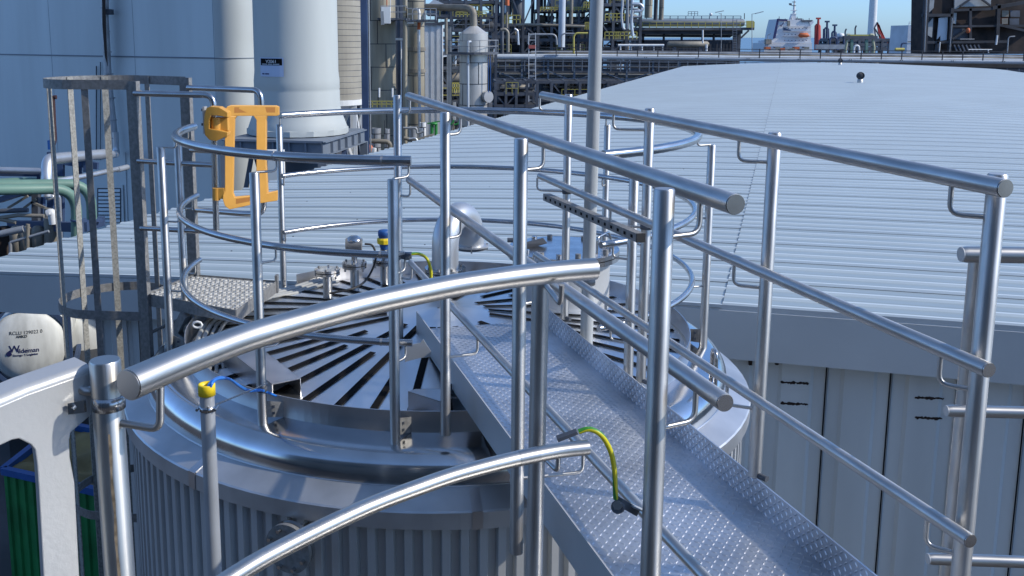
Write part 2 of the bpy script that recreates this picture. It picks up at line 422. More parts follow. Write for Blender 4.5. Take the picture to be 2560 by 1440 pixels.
# ------------------------------------------------------------------ the tank
TC = V((-.09, 6.15, 0)); RR = 1.62
tank = thing('storage_tank', 'insulated steel tank with ring guard rails, domed top and black radial anti-slip strips', 'storage tank', (TC.x, TC.y, 0))
def TP(r_, deg, h): a = R(deg); return V((TC.x + r_ * math.sin(a), TC.y - r_ * math.cos(a), H - h))
def hdeck(r_): return 1.765 + (1.94 - 1.765) * r_ / 1.62
m = MB(); m.lathe((TC.x, TC.y, 0), [(.01, Z(hdeck(.01)))] + [(r_, Z(hdeck(r_))) for r_ in (.4, .8, 1.2, 1.6)], 96); m.build('deck', M_deck, tank)
m = MB()   # knuckle and shoulder
pr = [(1.60, 1.938), (1.68, 1.950), (1.735, 1.962)] + [(1.742 + .110 * math.sin(R(q)), 2.074 - .110 * math.cos(R(q))) for q in range(10, 91, 8)] + [(1.852, 2.13)]
m.lathe((TC.x, TC.y, 0), [(r_, Z(h)) for r_, h in pr], 128); m.build('knuckle', M_shiny, tank)
m = MB(); m.lathe((TC.x, TC.y, 0), [(1.85, Z(2.116)), (1.875, Z(2.122)), (1.99, Z(2.172))], 96)
m.lathe((TC.x, TC.y, 0), [(1.99, Z(2.172)), (1.997, Z(2.18)), (1.997, Z(2.262)), (1.955, Z(2.27))], 96, smooth=False); m.build('insulation_cap', M_cap, tank)
m = MB()   # weld bead between knuckle and cap
m.tube([TP(1.853, a * 3.75, 2.117 + .001 * math.sin(a * 2.1)) for a in range(96)], .005, 6, closed=True); m.build('weld_bead', M_sheet, tank)
for deg in (6, 41, -38, 75, -80):   # overlapping seam strips of the cap
    m = MB(); m.bar(TP(1.87, deg, 2.121), TP(2.0, deg, 2.174), .05, .003)
    m.bar(TP(2.0, deg, 2.172), TP(2.0, deg, 2.262), .05, .003, up=TP(1, deg, 0) - TP(0, deg, 0)); m.build('seam_strip', M_sheet, tank)
m = MB()   # corrugated cladding
nr = 138; pts = []
for k in range(nr):
    a0_ = 360 / nr * k
    for (f_, d_) in ((0, 0), (.40, 0), (.5, .034), (.90, .034)): pts.append((a0_ + f_ * 360 / nr, d_))
n = len(pts)
for i, (a, d_) in enumerate(pts):
    for z_ in (Z(2.25), 0.): 
        q = TP(1.925 + d_, a, 0); m.v.append(V((q.x, q.y, z_)))
for i in range(n):
    j = (i + 1) % n; m.face([2 * i, 2 * i + 1, 2 * j + 1, 2 * j])
m.build('cladding', M_clad, tank)
# toe ring
def arcband(r_, h0, h1, a0_, a1_, th, n=60):
    m = MB()
    for i in range(n + 1):
        a = a0_ + (a1_ - a0_) * i / n
        m.v += [TP(r_, a, h0), TP(r_, a, h1), TP(r_ + th, a, h1), TP(r_ + th, a, h0)]
    for i in range(n):
        for k in range(4):
            k2 = (k + 1) % 4; m.face([4 * i + k, 4 * i + k2, 4 * (i + 1) + k2, 4 * (i + 1) + k], k in (1, 3) and False)
    for q in (0, n): m.face([4 * q + k for k in range(4)])
    return m
arcband(RR, 1.945, 1.83, -104, 10, .006, 70).build('toe_ring', M_sheet, tank)
arcband(RR, 1.945, 1.83, 33, 224, .006, 110).build('toe_ring', M_sheet, tank)
# anti-slip strips
k = 0
for deg in range(0, 360, 1):
    if deg % 8: continue
    kk = deg // 8; d0 = deg + 3
    ri = .34 if kk % 2 == 0 else .78
    if kk % 5 == 3: ri += .22
    ro = 1.57
    wv = .0195
    a = R(d0); u = V((math.cos(a), math.sin(a), 0)) * wv
    m = MB()
    p0 = TP(ri, d0, hdeck(ri) - .006); p1 = TP(ro, d0, hdeck(ro) - .006)
    m.prism([p0 - u, p0 + u, p1 + u, p1 - u], (0, 0, .003)); m.build('antislip_strip', M_black, tank)
# ring guard rails: back-left gap for the ladder, front gap for the gangway
def arcpts(r_, h, a0_, a1_, n): return [TP(r_, a0_ + (a1_ - a0_) * i / n, h) for i in range(n + 1)]
for (h, rad) in ((.58, .0250), (1.04, .0185), (1.48, .0180)):
    nm = 'top_rail' if h < 1 else 'mid_rail'
    e1 = arcpts(RR, h, -3.7, -96, 44); 
    MB().tube(e1, rad, 16).build(nm, M_ring, tank)
    MB().tube(arcpts(RR, h, 31.5, 228, 84), rad, 16).build(nm, M_ring, tank)
    # weld sleeves
    for dg in (-29, -8.5) if h < 1 else (-9,):
        MB().tube(arcpts(RR, h, dg, dg - .35, 2), rad + .0012, 16).build('joint_sleeve', M_brush, tank)
def ring_post(deg, top=.655, foot=2.02, rp=1.715):
    p = TP(rp, deg, top); q = TP(rp, deg, foot)
    post = MB().tube([q, p - V((0, 0, .004)), p], [.0250, .0250, .0225], 18).build('post', M_brush, tank)
    MB().tube([q + V((0, 0, -.004)), q + V((0, 0, .006))], [.03, .024], 14, caps=False).build('weld', M_flange, post)
    return post
def jrod(parent, pp, rail_pt, drop=.075, rad=.0062, mat_=None):
    """bent rod from the post side, level, then up to the underside of the rail"""
    rail_pt = V(rail_pt); a = V((pp[0], pp[1], rail_pt.z - drop)); b = V((rail_pt.x, rail_pt.y, rail_pt.z - drop))
    MB().tube(rpath([a, b, V((rail_pt.x, rail_pt.y, rail_pt.z - .012))], .028), rad, 8).build('bracket', mat_ or M_brush, parent)
for deg in (-6.3, -31, -78, -94, 35.8, 82, 132, -134):
    po = ring_post(deg)
    side = 3.0 if deg < 0 else -3.0
    for h in (.58, 1.04, 1.48):
        pp = TP(1.705, deg, 0); jrod(po, pp, TP(RR, deg + (2.2 if h < 1 else 1.4) * (1 if deg <= 0 else -1), h))
    # clip plate fixing to the toe ring
    a_ = TP(1.70, deg, 0); b_ = TP(1.626, deg + 2.2, 0)
    m = MB(); m.prism([V((a_.x, a_.y, Z(1.93))), V((b_.x, b_.y, Z(1.94))), V((b_.x, b_.y, Z(1.86))), V((a_.x, a_.y, Z(1.84)))], (TP(1, deg + 90, 0) - TP(0, deg + 90, 0)) * .004)
    cl = m.build('clip_plate', M_galv, po)
    for z_ in (1.875, 1.91):
        q = (a_ + b_) / 2; MB().box((q.x, q.y - .004, Z(z_)), (.014, .012, .012)).build('bolt', M_dark, cl)
# flanged nozzles at the back left with instruments
HB = 1.3
def flange(parent, c, r_, th=.02, nb=8, name='flange', gap=True, br=None):
    c = V(c); m = MB()
    m.lathe(c, [(.001, 0), (r_, 0), (r_, -th), (r_ * .5, -th)], 28, smooth=False)
    m.lathe(c, [(r_ * .5, -th - .006), (r_, -th - .006), (r_, -2 * th - .006), (r_ * .5, -2 * th - .006)], 28, smooth=False)
    f_ = m.build(name, M_flange, parent)
    MB().lathe(c, [(r_ * .93, -th), (r_ * .93, -th - .006)], 24).build('gasket', M_rubber, f_)
    br = br or .0085
    for j in range(nb):
        a = 2 * math.pi * (j + .5) / nb; q = c + V((math.cos(a), math.sin(a), 0)) * r_ * .83
        MB().tube([q - V((0, 0, 2 * th + .03)), q + V((0, 0, br * HB))], br, 6).build('bolt', M_flange if j % 2 else M_galv, f_)
    return f_
noz = []
for (x, ytop, Y, hb, r_) in ((818, 672, 6.75, 1.86, .092), (886, 655, 7.05, 1.86, .092), (961, 646, 7.2, 1.86, .092)):
    top = P(x, ytop, Y); p = MB().tube([V((top.x, top.y, Z(hb + .06))), top - V((0, 0, .03))], .033, 18).build('nozzle', M_brush, tank)
    flange(p, top, r_, .018, 6); noz.append(top)
tr = thing('pressure_transmitter', 'round steel pressure transmitter on the middle flange behind the rail', 'instrument', noz[1])
p = noz[1]
MB().tube([p, p + V((0, 0, .045))], .022, 14).build('neck', M_flange, tr)
m = MB(); m.lathe(p, [(.02, .04), (.055, .05), (.06, .07), (.06, .10), (.05, .11)], 22); m.build('housing', M_galv, tr)
m = MB(); m.tube([p + V((-.06, -.02, .14)), p + V((.06, -.02, .14))], .045, 18); m.build('display_head', M_galv, tr)
m = MB(); m.lathe(p, [(.03, .11), (.045, .15), (.066, .165), (.066, .175), (.03, .20), (.001, .203)], 24); m.build('cover', M_shiny, tr)
tr2 = thing('level_transmitter', 'blue and yellow level transmitter standing on the right small flange', 'instrument', noz[2]); p = noz[2]
m = MB(); m.lathe(p, [(0.0255, 0.0000), (0.0255, 0.0370), (0.0187, 0.0444), (0.0306, 0.0555), (0.0306, 0.0740)], 20); m.build('neck', M_flange, tr2)
m = MB(); m.lathe(p, [(0.0289, 0.0740), (0.0323, 0.0888), (0.0391, 0.1110), (0.0425, 0.1147)], 20); m.build('lower_body', M_contb, tr2)
m = MB(); m.lathe(p, [(0.0425, 0.1147), (0.0536, 0.1184), (0.0561, 0.1480), (0.0510, 0.1591), (0.0425, 0.1628)], 12, smooth=False); m.build('yellow_body', M_yelcap, tr2)
m = MB(); m.lathe(p, [(0.0425, 0.1628), (0.0408, 0.1739), (0.0467, 0.1776), (0.0476, 0.2109), (0.0408, 0.2220), (0.0008, 0.2235)], 16); m.build('blue_head', M_contb, tr2)
tag(MB().tube(spline([noz[1] + V((.08, 0, .14)), noz[1] + V((.14, .01, .12)), noz[1] + V((.16, .0, .02)), noz[1] + V((.1, 0, -.12)), noz[0] + V((.2, 0, -.14)), noz[0] + V((.02, -.05, -.17))]), .008, 8).build('instrument_cable', M_rubber), 'black instrument cable looping from the transmitter over the tank deck', 'cable')
# gooseneck vent
vb = V((P(1113, 672, 6.82).x, 6.82, Z(1.66)))
vent = MB(); v2 = V((P(1178, 600, 7.16).x, 7.16, 0)); mid_ = (V((vb.x, vb.y, 0)) + v2) / 2; rad_ = (V((vb.x, vb.y, 0)) - v2).length / 2
dv = (v2 - V((vb.x, vb.y, 0))).normalized()
path = [V((vb.x, vb.y, Z(1.68))), V((vb.x, vb.y, Z(1.60))), V((vb.x, vb.y, Z(1.55)))]
for i in range(1, 18):
    a = math.pi * i / 18; q = mid_ - dv * rad_ * math.cos(a); path.append(V((q.x, q.y, Z(1.50) + rad_ * 1.02 * math.sin(a))))
path += [V((v2.x, v2.y, Z(1.49))), V((v2.x, v2.y, Z(1.565)))]
vo = vent.tube(path, .098, 28).build('vent_pipe', M_alu, tank)
MB().tube([V((vb.x, vb.y, Z(1.85))), V((vb.x, vb.y, Z(1.68)))], .1, 24).build('nozzle', M_brush, tank)
flange(vo, V((vb.x, vb.y, Z(1.655))), .15, .022, 8, br=.011)
m = MB(); m.lathe((v2.x, v2.y, 0), [(.098, Z(1.555)), (.135, Z(1.558)), (.135, Z(1.57)), (.09, Z(1.572))], 28, smooth=False); eo = m.build('end_flange', M_alu, vo)
m = MB(); m.lathe((v2.x, v2.y, 0), [(.12, Z(1.571)), (.12, Z(1.59)), (.001, Z(1.59))], 24, smooth=False); m.build('mesh_screen', M_dark, eo)
for a in (0, 1.57, 3.14, 4.71): MB().tube([V((v2.x + .12 * math.cos(a), v2.y + .12 * math.sin(a), Z(1.60))), V((v2.x + .12 * math.cos(a), v2.y + .12 * math.sin(a), Z(1.545)))], .007, 6).build('bolt', M_flange, eo)
# manway
mc = V((P(1408, 625, 6.75).x, 6.75, Z(1.49)))
mw = MB().lathe((mc.x, mc.y, 0), [(.335, mc.z - .46), (.335, mc.z - .05)], 48).build('manway', M_panel, tank)
flange(mw, mc, .40, .03, 16, 'cover_flange', br=.02)
m = MB(); m.prism([mc + V((-.42, .0, -.02)), mc + V((-.30, -.02, .03)), mc + V((-.14, .03, .06)), mc + V((-.11, .05, .02)), mc + V((-.3, .02, -.03))], (0, .03, 0)); m.build('davit_arm', M_dark, mw)
MB().tube([mc + V((-.4, .02, .05)), mc + V((-.28, .0, .055))], .018, 12).build('hinge_pin', M_dark, mw)
MB().tube(rpath([mc + V((.20, -.28, .0)), mc + V((.20, -.28, .13)), mc + V((.30, -.16, .15)), mc + V((.33, -.15, .02))], .03), .008, 8).build('handle', M_flange, mw)
# square channel supports and conduits on the deck
def channel_box(pts, hgt, name):
    m = MB(); tl, tr_, br_, bl = [V(p) for p in pts]; d = V((0, 0, -hgt))
    m.prism([tl, tr_, br_, bl], (0, 0, -.005))
    m.prism([bl, tl, tl + d, bl + d], (tr_ - tl).normalized() * .005); m.prism([tr_, br_, br_ + d, tr_ + d], (tl - tr_).normalized() * .005)
    return m.build(name, M_sheet, tank)
channel_box([PH(545, 855, 1.79), PH(610, 838, 1.79), PH(752, 945, 1.82), PH(680, 960, 1.82)], .12, 'channel_support')
channel_box([PH(1020, 978, 1.80), PH(1040, 972, 1.80), PH(1112, 972, 1.80), PH(1100, 1003, 1.82)], .12, 'channel_support')
for i, (rr_, hh, rd) in enumerate(((1.52, 1.90, .016), (1.48, 1.905, .012), (1.44, 1.905, .012), (1.555, 1.90, .018))):
    pts = [TP(rr_, -62 - 4 * a, hh - .01 * math.sin(a)) for a in range(0, 22)]
    pts = [pts[0] + V((.02, -.10, -.02 * i))] + pts
    tag(MB().tube(spline(pts, 2), rd, 8).build('conduit', M_cond), ['outer pale conduit following the left deck edge', 'thin pale conduit just inside the outer one on deck edge', 'innermost thin conduit curving along the left deck edge', 'thick pale conduit hugging the toe ring at left'][i], 'conduit', 'conduits round the tank deck')
m = MB(); m.tube([TP(1.55, -80, 1.80) + V((0, 0, .02 * math.sin(q / 8 * 6.28))) + V((.03 * math.cos(q / 8 * 6.28), 0, 0)) for q in range(8)], .008, 6, closed=True)
m.build('conduit_clamp', M_white, tank)
# lifting lug at right and side flange at lower left
m = MB(); q = P(1785, 905, 5.3); m.tube(rpath([q + V((0, .06, -.45)), q + V((0, .04, .07)), q + V((.0, -.04, .07)), q + V((0, -.06, -.45))], .05), .012, 8); m.build('lifting_lug', M_flange, tank)
fc = TP(2.05, -19.3, 0); fc = V((fc.x, fc.y, P(733, 1368, fc.y).z)); dn = (TP(1, -24, 0) - TP(0, -24, 0)).normalized()
so = MB().tube([fc - dn * .2, fc - dn * .0], .075, 20).build('side_nozzle', M_brush, tank)
f1 = MB().tube([fc - dn * .028, fc - dn * .004], .122, 32).build('flange', M_flange, so); f2 = MB().tube([fc, fc + dn * .022], .122, 32).build('blind_flange', M_galv, so)
up = V((0, 0, 1)); sdv = up.cross(dn)
for j in range(8):
    a = math.pi * 2 * (j + .5) / 8; q = fc + (up * math.sin(a) + sdv * math.cos(a)) * .098
    MB().tube([q - dn * .05, q + dn * .045], .010, 6).build('bolt', M_flange, f2)

# ------------------------------------------------------------------ gangway
gw = thing('gangway', 'chequer plate gangway with tubular steel handrails leading onto the tank', 'gangway', (.6, 3.5, 0))
KL = lambda Y: (4.87 - Y) * .245
KR = lambda Y: .93 + (4.4 - Y) * .245
g_d = V((.238, -.9713, 0)); g_n = V((.9713, .238, 0))      # along towards the camera, across to the right
YN = .7
L0 = V((KL(5.75), 5.75, 0)); R0 = L0 + g_n * .805; LEN = (5.75 - YN) / .9713
HD, HK = 1.79, 1.672
def G(u_, v_, h): q = L0 + g_d * u_ + g_n * v_; return V((q.x, q.y, Z(h)))
W = .80
m = MB(); m.prism([G(0, .0, HD), G(0, W, HD), G(LEN, W, HD), G(LEN, .0, HD)], (0, 0, -.006)); dp = m.build('deck_plate', M_cheq, gw)
m = MB(); m.prism([G(0, W, HD), G(LEN, W, HD), G(LEN, W, HK), G(0, W, HK)], g_n * .006); kr = m.build('kick_plate', M_cheq, gw)
m = MB(); m.prism([G(0, -.006, HK), G(LEN, -.006, HK), G(LEN, -.006, 1.835), G(0, -.006, 1.835)], g_n * .006)
kl = m.build('kick_plate', M_panel, gw)
def tear(m, o, e1, e2, nrm, L=.0118, wd=.0040, hgt=.0024):
    n = len(m.v)
    for (a, b_) in ((-L, 0), (-L * .45, -wd), (L * .45, -wd), (L, 0), (L * .45, wd), (-L * .45, wd)): m.v.append(o + e1 * a + e2 * b_)
    m.v.append(o + nrm * hgt - e1 * L * .4); m.v.append(o + nrm * hgt + e1 * L * .4)
    for f_ in ((0, 1, 6), (1, 2, 7, 6), (2, 3, 7), (3, 4, 7), (4, 5, 6, 7), (5, 0, 6)): m.face([n + q for q in f_], False)
q1 = (g_d + g_n).normalized(); q2 = (g_d - g_n).normalized(); upv = V((0, 0, 1))
m = MB(); pt = .0262; nu = int(LEN * .8 / pt); nv = int(W / pt)
for i in range(nu):
    for j in range(nv + 1):
        u_ = .01 + i * pt; v_ = .012 + j * pt
        if v_ > W - .008: continue
        if (i + j) % 2: tear(m, G(u_, v_, HD), q1, q2, upv)
        else: tear(m, G(u_, v_, HD), q2, q1, upv)
m.build('tread_pattern', M_cheq, dp)['kind'] = 'stuff'
m = MB(); a1_ = (g_d + upv).normalized(); a2_ = (g_d - upv).normalized()
for i in range(nu):
    for j in range(5):
        o_ = G(.01 + i * pt, W - .0005, HD - .008 - j * .0235)
        if (i + j) % 2: tear(m, o_, a1_, a2_, -g_n)
        else: tear(m, o_, a2_, a1_, -g_n)
m.build('tread_pattern', M_cheq, kr)['kind'] = 'stuff'
m = MB(); m.tube([G(3.05, .52, HD - .003), G(3.07, .54, HD - .003)], .012, 8); m.build('stain', M_rust, dp)
for v_, nm in ((.10, 'beam'), (W - .10, 'beam')):
    m = MB(); m.prism([G(0.1, v_ - .03, 1.80), G(0.1, v_ - .03, 1.92), G(LEN, v_ - .03, 1.92), G(LEN, v_ - .03, 1.80)], g_n * .008)
    m.prism([G(.1, v_ - .03, 1.92), G(.1, v_ + .04, 1.92), G(LEN, v_ + .04, 1.92), G(LEN, v_ - .03, 1.92)], (0, 0, .008)); m.build(nm, M_clad, gw)
for u_ in (.75, 1.95, 3.2, 4.3):
    MB().prism([G(u_, .0, 1.80), G(u_, W, 1.80), G(u_, W, 1.88), G(u_, .0, 1.88)], g_d * .05).build('cross_beam', M_clad, gw)
# levelling feet on the tank deck
for (u_, v_) in ((.95, -.02), (.95, .7), (.2, .35)):
    q = G(u_, v_, 1.80); rr_ = (V((q.x, q.y, 0)) - TC).length
    fo = MB().box((q.x, q.y, Z(1.86)), (.08, .08, .008)).build('foot_plate', M_sheet, gw)
    MB().tube([V((q.x, q.y, Z(min(1.95, hdeck(rr_) + .0)))), V((q.x, q.y, Z(1.80)))], .010, 8).build('threaded_rod', M_dark, fo)
    for z_ in (1.87, 1.84): MB().tube([V((q.x, q.y, Z(z_ + .008))), V((q.x, q.y, Z(z_ - .008)))], .018, 6).build('nut', M_dark, fo)
# support plate at the left, end bracket to the ring
MB().prism([P(1028, 862, 5.1), P(1050, 858, 5.1), P(1058, 848, 5.1), P(1078, 880, 5.1), P(1075, 893, 5.1), P(1050, 895, 5.1), P(1012, 905, 5.1), P(1012, 862, 5.1)], (0, .006, 0)).build('gusset', M_clad, gw)
# posts (photo x of the head, distance, foot depth)
def gpost(x, ytop, Y, xf, foot, rad=.0242, htop=None):
    t_ = P(x, ytop, Y); f_ = V((t_.x + (xf or 0), t_.y, Z(foot)))
    o = MB().tube([f_, t_ - V((0, 0, .004)), t_], [rad, rad, rad * .9], 20).build('post', M_brush, gw)
    return o, t_, f_
GPL = [gpost(993, 238, 5.67, 0, 1.95), gpost(1113, 281, 4.38, 0, 1.89), gpost(1303, 346, 3.23, 0, 1.845), gpost(1661, 471, 2.14, 0, 1.845)]
GPR = [gpost(1422, 236, 5.75, 0, 1.72), gpost(1625, 271, 4.62, 0, 1.71), gpost(1938, 331, 3.45, -.006, 1.655), gpost(2495, 434, 2.40, 0, 1.60)]
for (o, t_, f_) in GPR:
    MB().tube([f_ + V((.01, -.02, .01)), f_ + V((.03, -.05, .01))], .012, 8).build('clamp_bolt', M_dark, o)
def seg(a, b, n=12): return [a.lerp(b, i / n) for i in range(n + 1)]
rails = [
 ('top_rail', P(1022, 240, 5.65), P(1838, 511, 2.04), .0232), ('mid_rail', P(1023, 450, 5.65), P(1812, 1007, 2.06), .0212), ('low_rail', P(1026, 657, 5.65), P(2030, 1730, 2.05), .0180),
 ('top_rail', P(1356, 238, 5.75), P(2512, 471, 2.28), .0232), ('mid_rail', P(1350, 440, 5.75), P(2471, 925, 2.29), .0200), ('low_rail', P(1340, 636, 5.75), P(2425, 1352, 2.30), .0190)]
RO = []
for nm, a, b_, rad in rails:
    o = MB().tube(seg(a, b_), rad, 20).build(nm, M_brush, gw); RO.append((a, b_, o))
    d_ = (b_ - a).normalized()
    MB().tube([b_ + d_ * .0005, b_ + d_ * .003], rad * .94, 20).build('end_cap', M_flange, o)
def nearest(a, b_, Y): t_ = (Y - a.y) / (b_.y - a.y); return a.lerp(b_, t_)
for side, posts in ((0, GPL), (3, GPR)):
    for i, (o, t_, f_) in enumerate(posts):
        for k in range(3):
            a, b_, ro = RO[side + k]
            q = nearest(a, b_, max(min(t_.y + .05, a.y - .03), b_.y + .05) if side == 0 else max(t_.y + .05, 2.33))
            if q.z - .1 < f_.z: continue
            rad = rails[side + k][3]
            pa = V((t_.x, t_.y, q.z - .095)); pb = V((q.x, q.y, q.z - .095))
            MB().tube(rpath([pa, pb, V((q.x, q.y, q.z - rad * .9))], .03), .0068, 8).build('bracket', M_brush, o)
# perforated channel clamped to two right-hand posts
pc = thing('perforated_channel', 'square perforated steel channel strapped across two gangway posts', 'channel', P(1487, 545, 5.0))
a = P(1366, 492, 5.55); b_ = P(1600, 594, 4.35)
m = MB(); m.bar(a, b_, .041, .041); bar_o = m.build('channel', M_galv, pc)
d_ = (b_ - a); n = 16; side_ = d_.cross(V((0, 0, 1))).normalized(); side_ = -side_ if side_.y > 0 else side_
m = MB()
for i in range(n):
    q = a + d_ * (i + .6) / (n + .2); m.bar(q + side_ * .0205 - d_.normalized() * .011, q + side_ * .0205 + d_.normalized() * .011, .003, .015)
m.build('slot', M_black, bar_o); MB().bar(b_, b_ + d_.normalized() * .012, .0425, .0425).build('end_cap', M_rubber, pc)
for (o, t_, f_) in (GPR[0], GPR[1]):
    q = V((t_.x, t_.y, nearest(a, b_, t_.y).z))
    cl = MB().lathe(q, [(.0252, -.012), (.0285, -.012), (.0285, .012), (.0252, .012)], 18).build('clamp', M_dark, pc)
    MB().tube([q + V((.02, -.03, 0)), q + V((.06, -.03, 0))], .009, 6).build('clamp_bolt', M_flange, cl)

# mast standing on the tank deck
ma_ = thing('light_mast', 'tall round grey painted mast rising from the tank beside the gangway', 'mast', P(1466, 848, 5.43))
foot = P(1466, 848, 5.43); top = P(1492, 0, 5.43); dd = (top - foot)
MB().tube([V((foot.x, foot.y, Z(1.89))), foot, foot + dd * .5, top, foot + dd * 1.9], .0375, 24).build('pole', M_pole, ma_)
MB().lathe((foot.x, foot.y, Z(1.875)), [(.06, -.02), (.06, .0), (.04, .0)], 16, smooth=False).build('base_plate', M_galv, ma_)
q = foot.lerp(top, .18); MB().lathe(q, [(.039, -.02), (.042, -.02), (.042, .02), (.039, .02)], 20).build('clamp', M_galv, ma_)

# ------------------------------------------------------------------ near curved handrail (guard rail of the platform we stand on)
nh = thing('curved_guard_rail', 'nearest curved steel guard rail with round end crossing the foreground', 'guard rail', (-.1, 1.8, 0))
arc = [(322, 962), (455, 905), (600, 850), (730, 810), (860, 774), (950, 752), (1040, 733), (1120, 717), (1200, 704), (1300, 690), (1400, 679), (1488, 672)]
up_pts = [PH(x, y, .51) for x, y in arc]
A3 = spline(up_pts, 4)
tr_ = MB().tube(A3, .0243, 28).build('top_rail', M_satin, nh)
d0 = (A3[0] - A3[1]).normalized(); MB().tube([A3[0] + d0 * .0004, A3[0] + d0 * .002], .0225, 26).build('end_cap', M_sheet, tr_)
low = [V((q.x, q.y, Z(.93))) for q in up_pts[:-1]] + [V((PH(1465, 1104, .93).x, up_pts[-1].y - .006, Z(.93)))]
A4 = spline(low, 4); lr_ = MB().tube(A4, .0172, 24).build('mid_rail', M_satin, nh)
MB().tube(A4[-9:-6], .0178, 24).build('joint_sleeve', M_brush, lr_)
low3 = [V((q.x, q.y, Z(1.36))) for q in A3[2:]]; MB().tube(low3, .0172, 16).build('low_rail', M_brush, nh)
# front-left post with strap clamp
pt_ = V((P(262, 900, 1.43).x, 1.43, P(262, 899, 1.43).z)); pf = V((pt_.x + .012, 1.43, Z(2.0)))
po = MB().tube([pf, pt_ - V((0, 0, .003)), pt_], [.0238, .0238, .0222], 30).build('post', M_satin, nh)
cz = P(262, 1003, 1.43).z; cx = pt_.x + .002
sc = MB().lathe((cx, 1.43, cz), [(.0240, -.011), (.0255, -.011), (.0255, .011), (.0240, .011)], 28, smooth=True).build('strap_clamp', M_ring, po)
MB().prism([(cx - .030, 1.408, cz - .010), (cx - .052, 1.400, cz - .010), (cx - .052, 1.400, cz + .008), (cx - .030, 1.408, cz + .010)], (.002, .004, 0)).build('strap_lug', M_ring, sc)
MB().tube([(cx - .044, 1.392, cz), (cx - .044, 1.412, cz)], .0045, 6).build('bolt', M_flange, sc)
q = nearest(up_pts[0], up_pts[1], 1.40)
MB().tube(rpath([V((cx + .015, 1.425, cz - .033)), V((q.x + .012, 1.405, cz - .036)), V((q.x + .014, 1.41, q.z - .02))], .018), .0062, 12).build('bracket', M_brush, po)
m = MB(); zt_ = cz - .045; n = 26; M_stain = mat('weld_stain', (.30, .24, .17), .6, .3, var=.5, vscale=60)
for i in range(n):
    za, zb2 = zt_ - .022 * i, zt_ - .022 * (i + 1); f0 = .30 + .03 * math.sin(i * 1.3); f1 = .30 + .03 * math.sin((i + 1) * 1.3); w0 = .06 + .05 * abs(math.sin(i * 2.1)); w1 = .06 + .05 * abs(math.sin((i + 1) * 2.1))
    def cyl(a, z_): return V((pt_.x + (pf.x - pt_.x) * (pt_.z - z_) / (pt_.z - pf.z) + .02400 * math.sin(a), 1.43 - .02400 * math.cos(a), z_))
    m.poly([cyl(f0 - w0, za), cyl(f0 + w0, za), cyl(f1 + w1, zb2), cyl(f1 - w1, zb2)])
m.build('weld_stain', M_stain, po)
# second post under the far end
pt2 = V((P(1352, 700, 2.2).x, 2.2, P(1352, 698, 2.2).z)); po2 = MB().tube([V((pt2.x - .012, 2.2, Z(2.1))), pt2], .0208, 24).build('post', M_brush, nh)
q = PH(1405, 690, .51)
MB().tube(rpath([V((pt2.x + .01, 2.19, q.z - .062)), V((q.x, q.y + .01, q.z - .068)), V((q.x, q.y, q.z - .02))], .022), .0062, 12).build('bracket', M_brush, po2)
q = PH(1385, 1118, .93)
MB().tube(rpath([V((pt2.x, 2.18, q.z - .055)), V((q.x + .01, q.y, q.z - .06)), V((q.x + .01, q.y, q.z - .01))], .018), .0058, 12).build('bracket', M_brush, po2)
# gate leaf at the left, next to the post
gl = thing('panel_gate', 'smooth folded grey metal gate panel at the lower left edge', 'gate', (-.62, 1.37, 0))
ga = P(225, 960, 1.437); gb_dir = (V((-.655, 1.33, 0)) - V((-.56, 1.437, 0))).normalized(); gn = V((-gb_dir.y, gb_dir.x, 0)); gn = gn if gn.y < 0 else -gn
def gp(x, y, off=0.):
    """photo point on the vertical plane of the gate"""
    d = P(x, y, 1.) - V((0, 0, H)); o = V((0, 0, H)); t_ = (ga - o).dot(gn) / d.dot(gn); return o + d * t_ + gn * off
out = [(-260, 1110), (0, 1015), (70, 985), (226, 930), (229, 1037), (177, 1082), (174, 1100), (175, 1142), (187, 1206), (199, 1440), (212, 1700), (122, 1700), (109, 1440), (97, 1222), (93, 1162), (88, 1125), (78, 1112), (48, 1097), (30, 1100), (0, 1114), (-260, 1240)]
m = MB(); m.prism([gp(x, y) for x, y in out], -gn * .012); m.build('gate_plate', M_panel, gl, bevel=.002)
topA = [gp(x, y) for x, y in ((-260, 1110), (0, 1015), (70, 985), (226, 930))]
m = MB(); n0 = 0; k = 8
for i, q in enumerate(topA):
    for j in range(k + 1):
        a = math.pi / 2 * j / k; m.v.append(q + gn * (.012 * math.cos(a) - .012) + V((0, 0, .012 * math.sin(a))))
    m.v.append(q - gn * .05 + V((0, 0, .013)))
kk = k + 2
for i in range(len(topA) - 1):
    for j in range(kk - 1): m.face([i * kk + j, (i + 1) * kk + j, (i + 1) * kk + j + 1, i * kk + j + 1], True)
m.build('folded_edge', M_panel, gl)
MB().tube([gp(205, 975, -.002), gp(205, 975, .0) + gn * .002 + V((.0, 0, 0)), gp(238, 978, .006)], .0075, 14).build('hinge_pin', M_brush, gl)
# right-hand guard rail
rg = thing('side_guard_rail', 'short guard rail with capped pipe ends at the right edge', 'guard rail', (1.7, 2.8, 0))
pr_ = P(2444, 655, 2.78); pof = MB().tube([V((pr_.x - .005, 2.78, Z(2.3))), P(2444, 650, 2.78)], .0242, 20).build('post', M_brush, rg)
for (y, rad, x0) in ((636, .0240, 2405), (1027, .0180, 2368), (1397, .0180, 2322)):
    a = P(x0, y, 2.72 - .0); b_ = a + V((.9, -.06, 0)); cap_d = V((-.004, 0, 0))
    o = MB().tube([a, a + V((.012, 0, 0)), b_], [rad * .9, rad, rad], 20).build('top_rail' if y < 700 else 'mid_rail', M_brush, rg)
    MB().tube([a + cap_d, a - V((.0005, 0, 0))], rad * .9, 20).build('end_cap', M_panel, o)

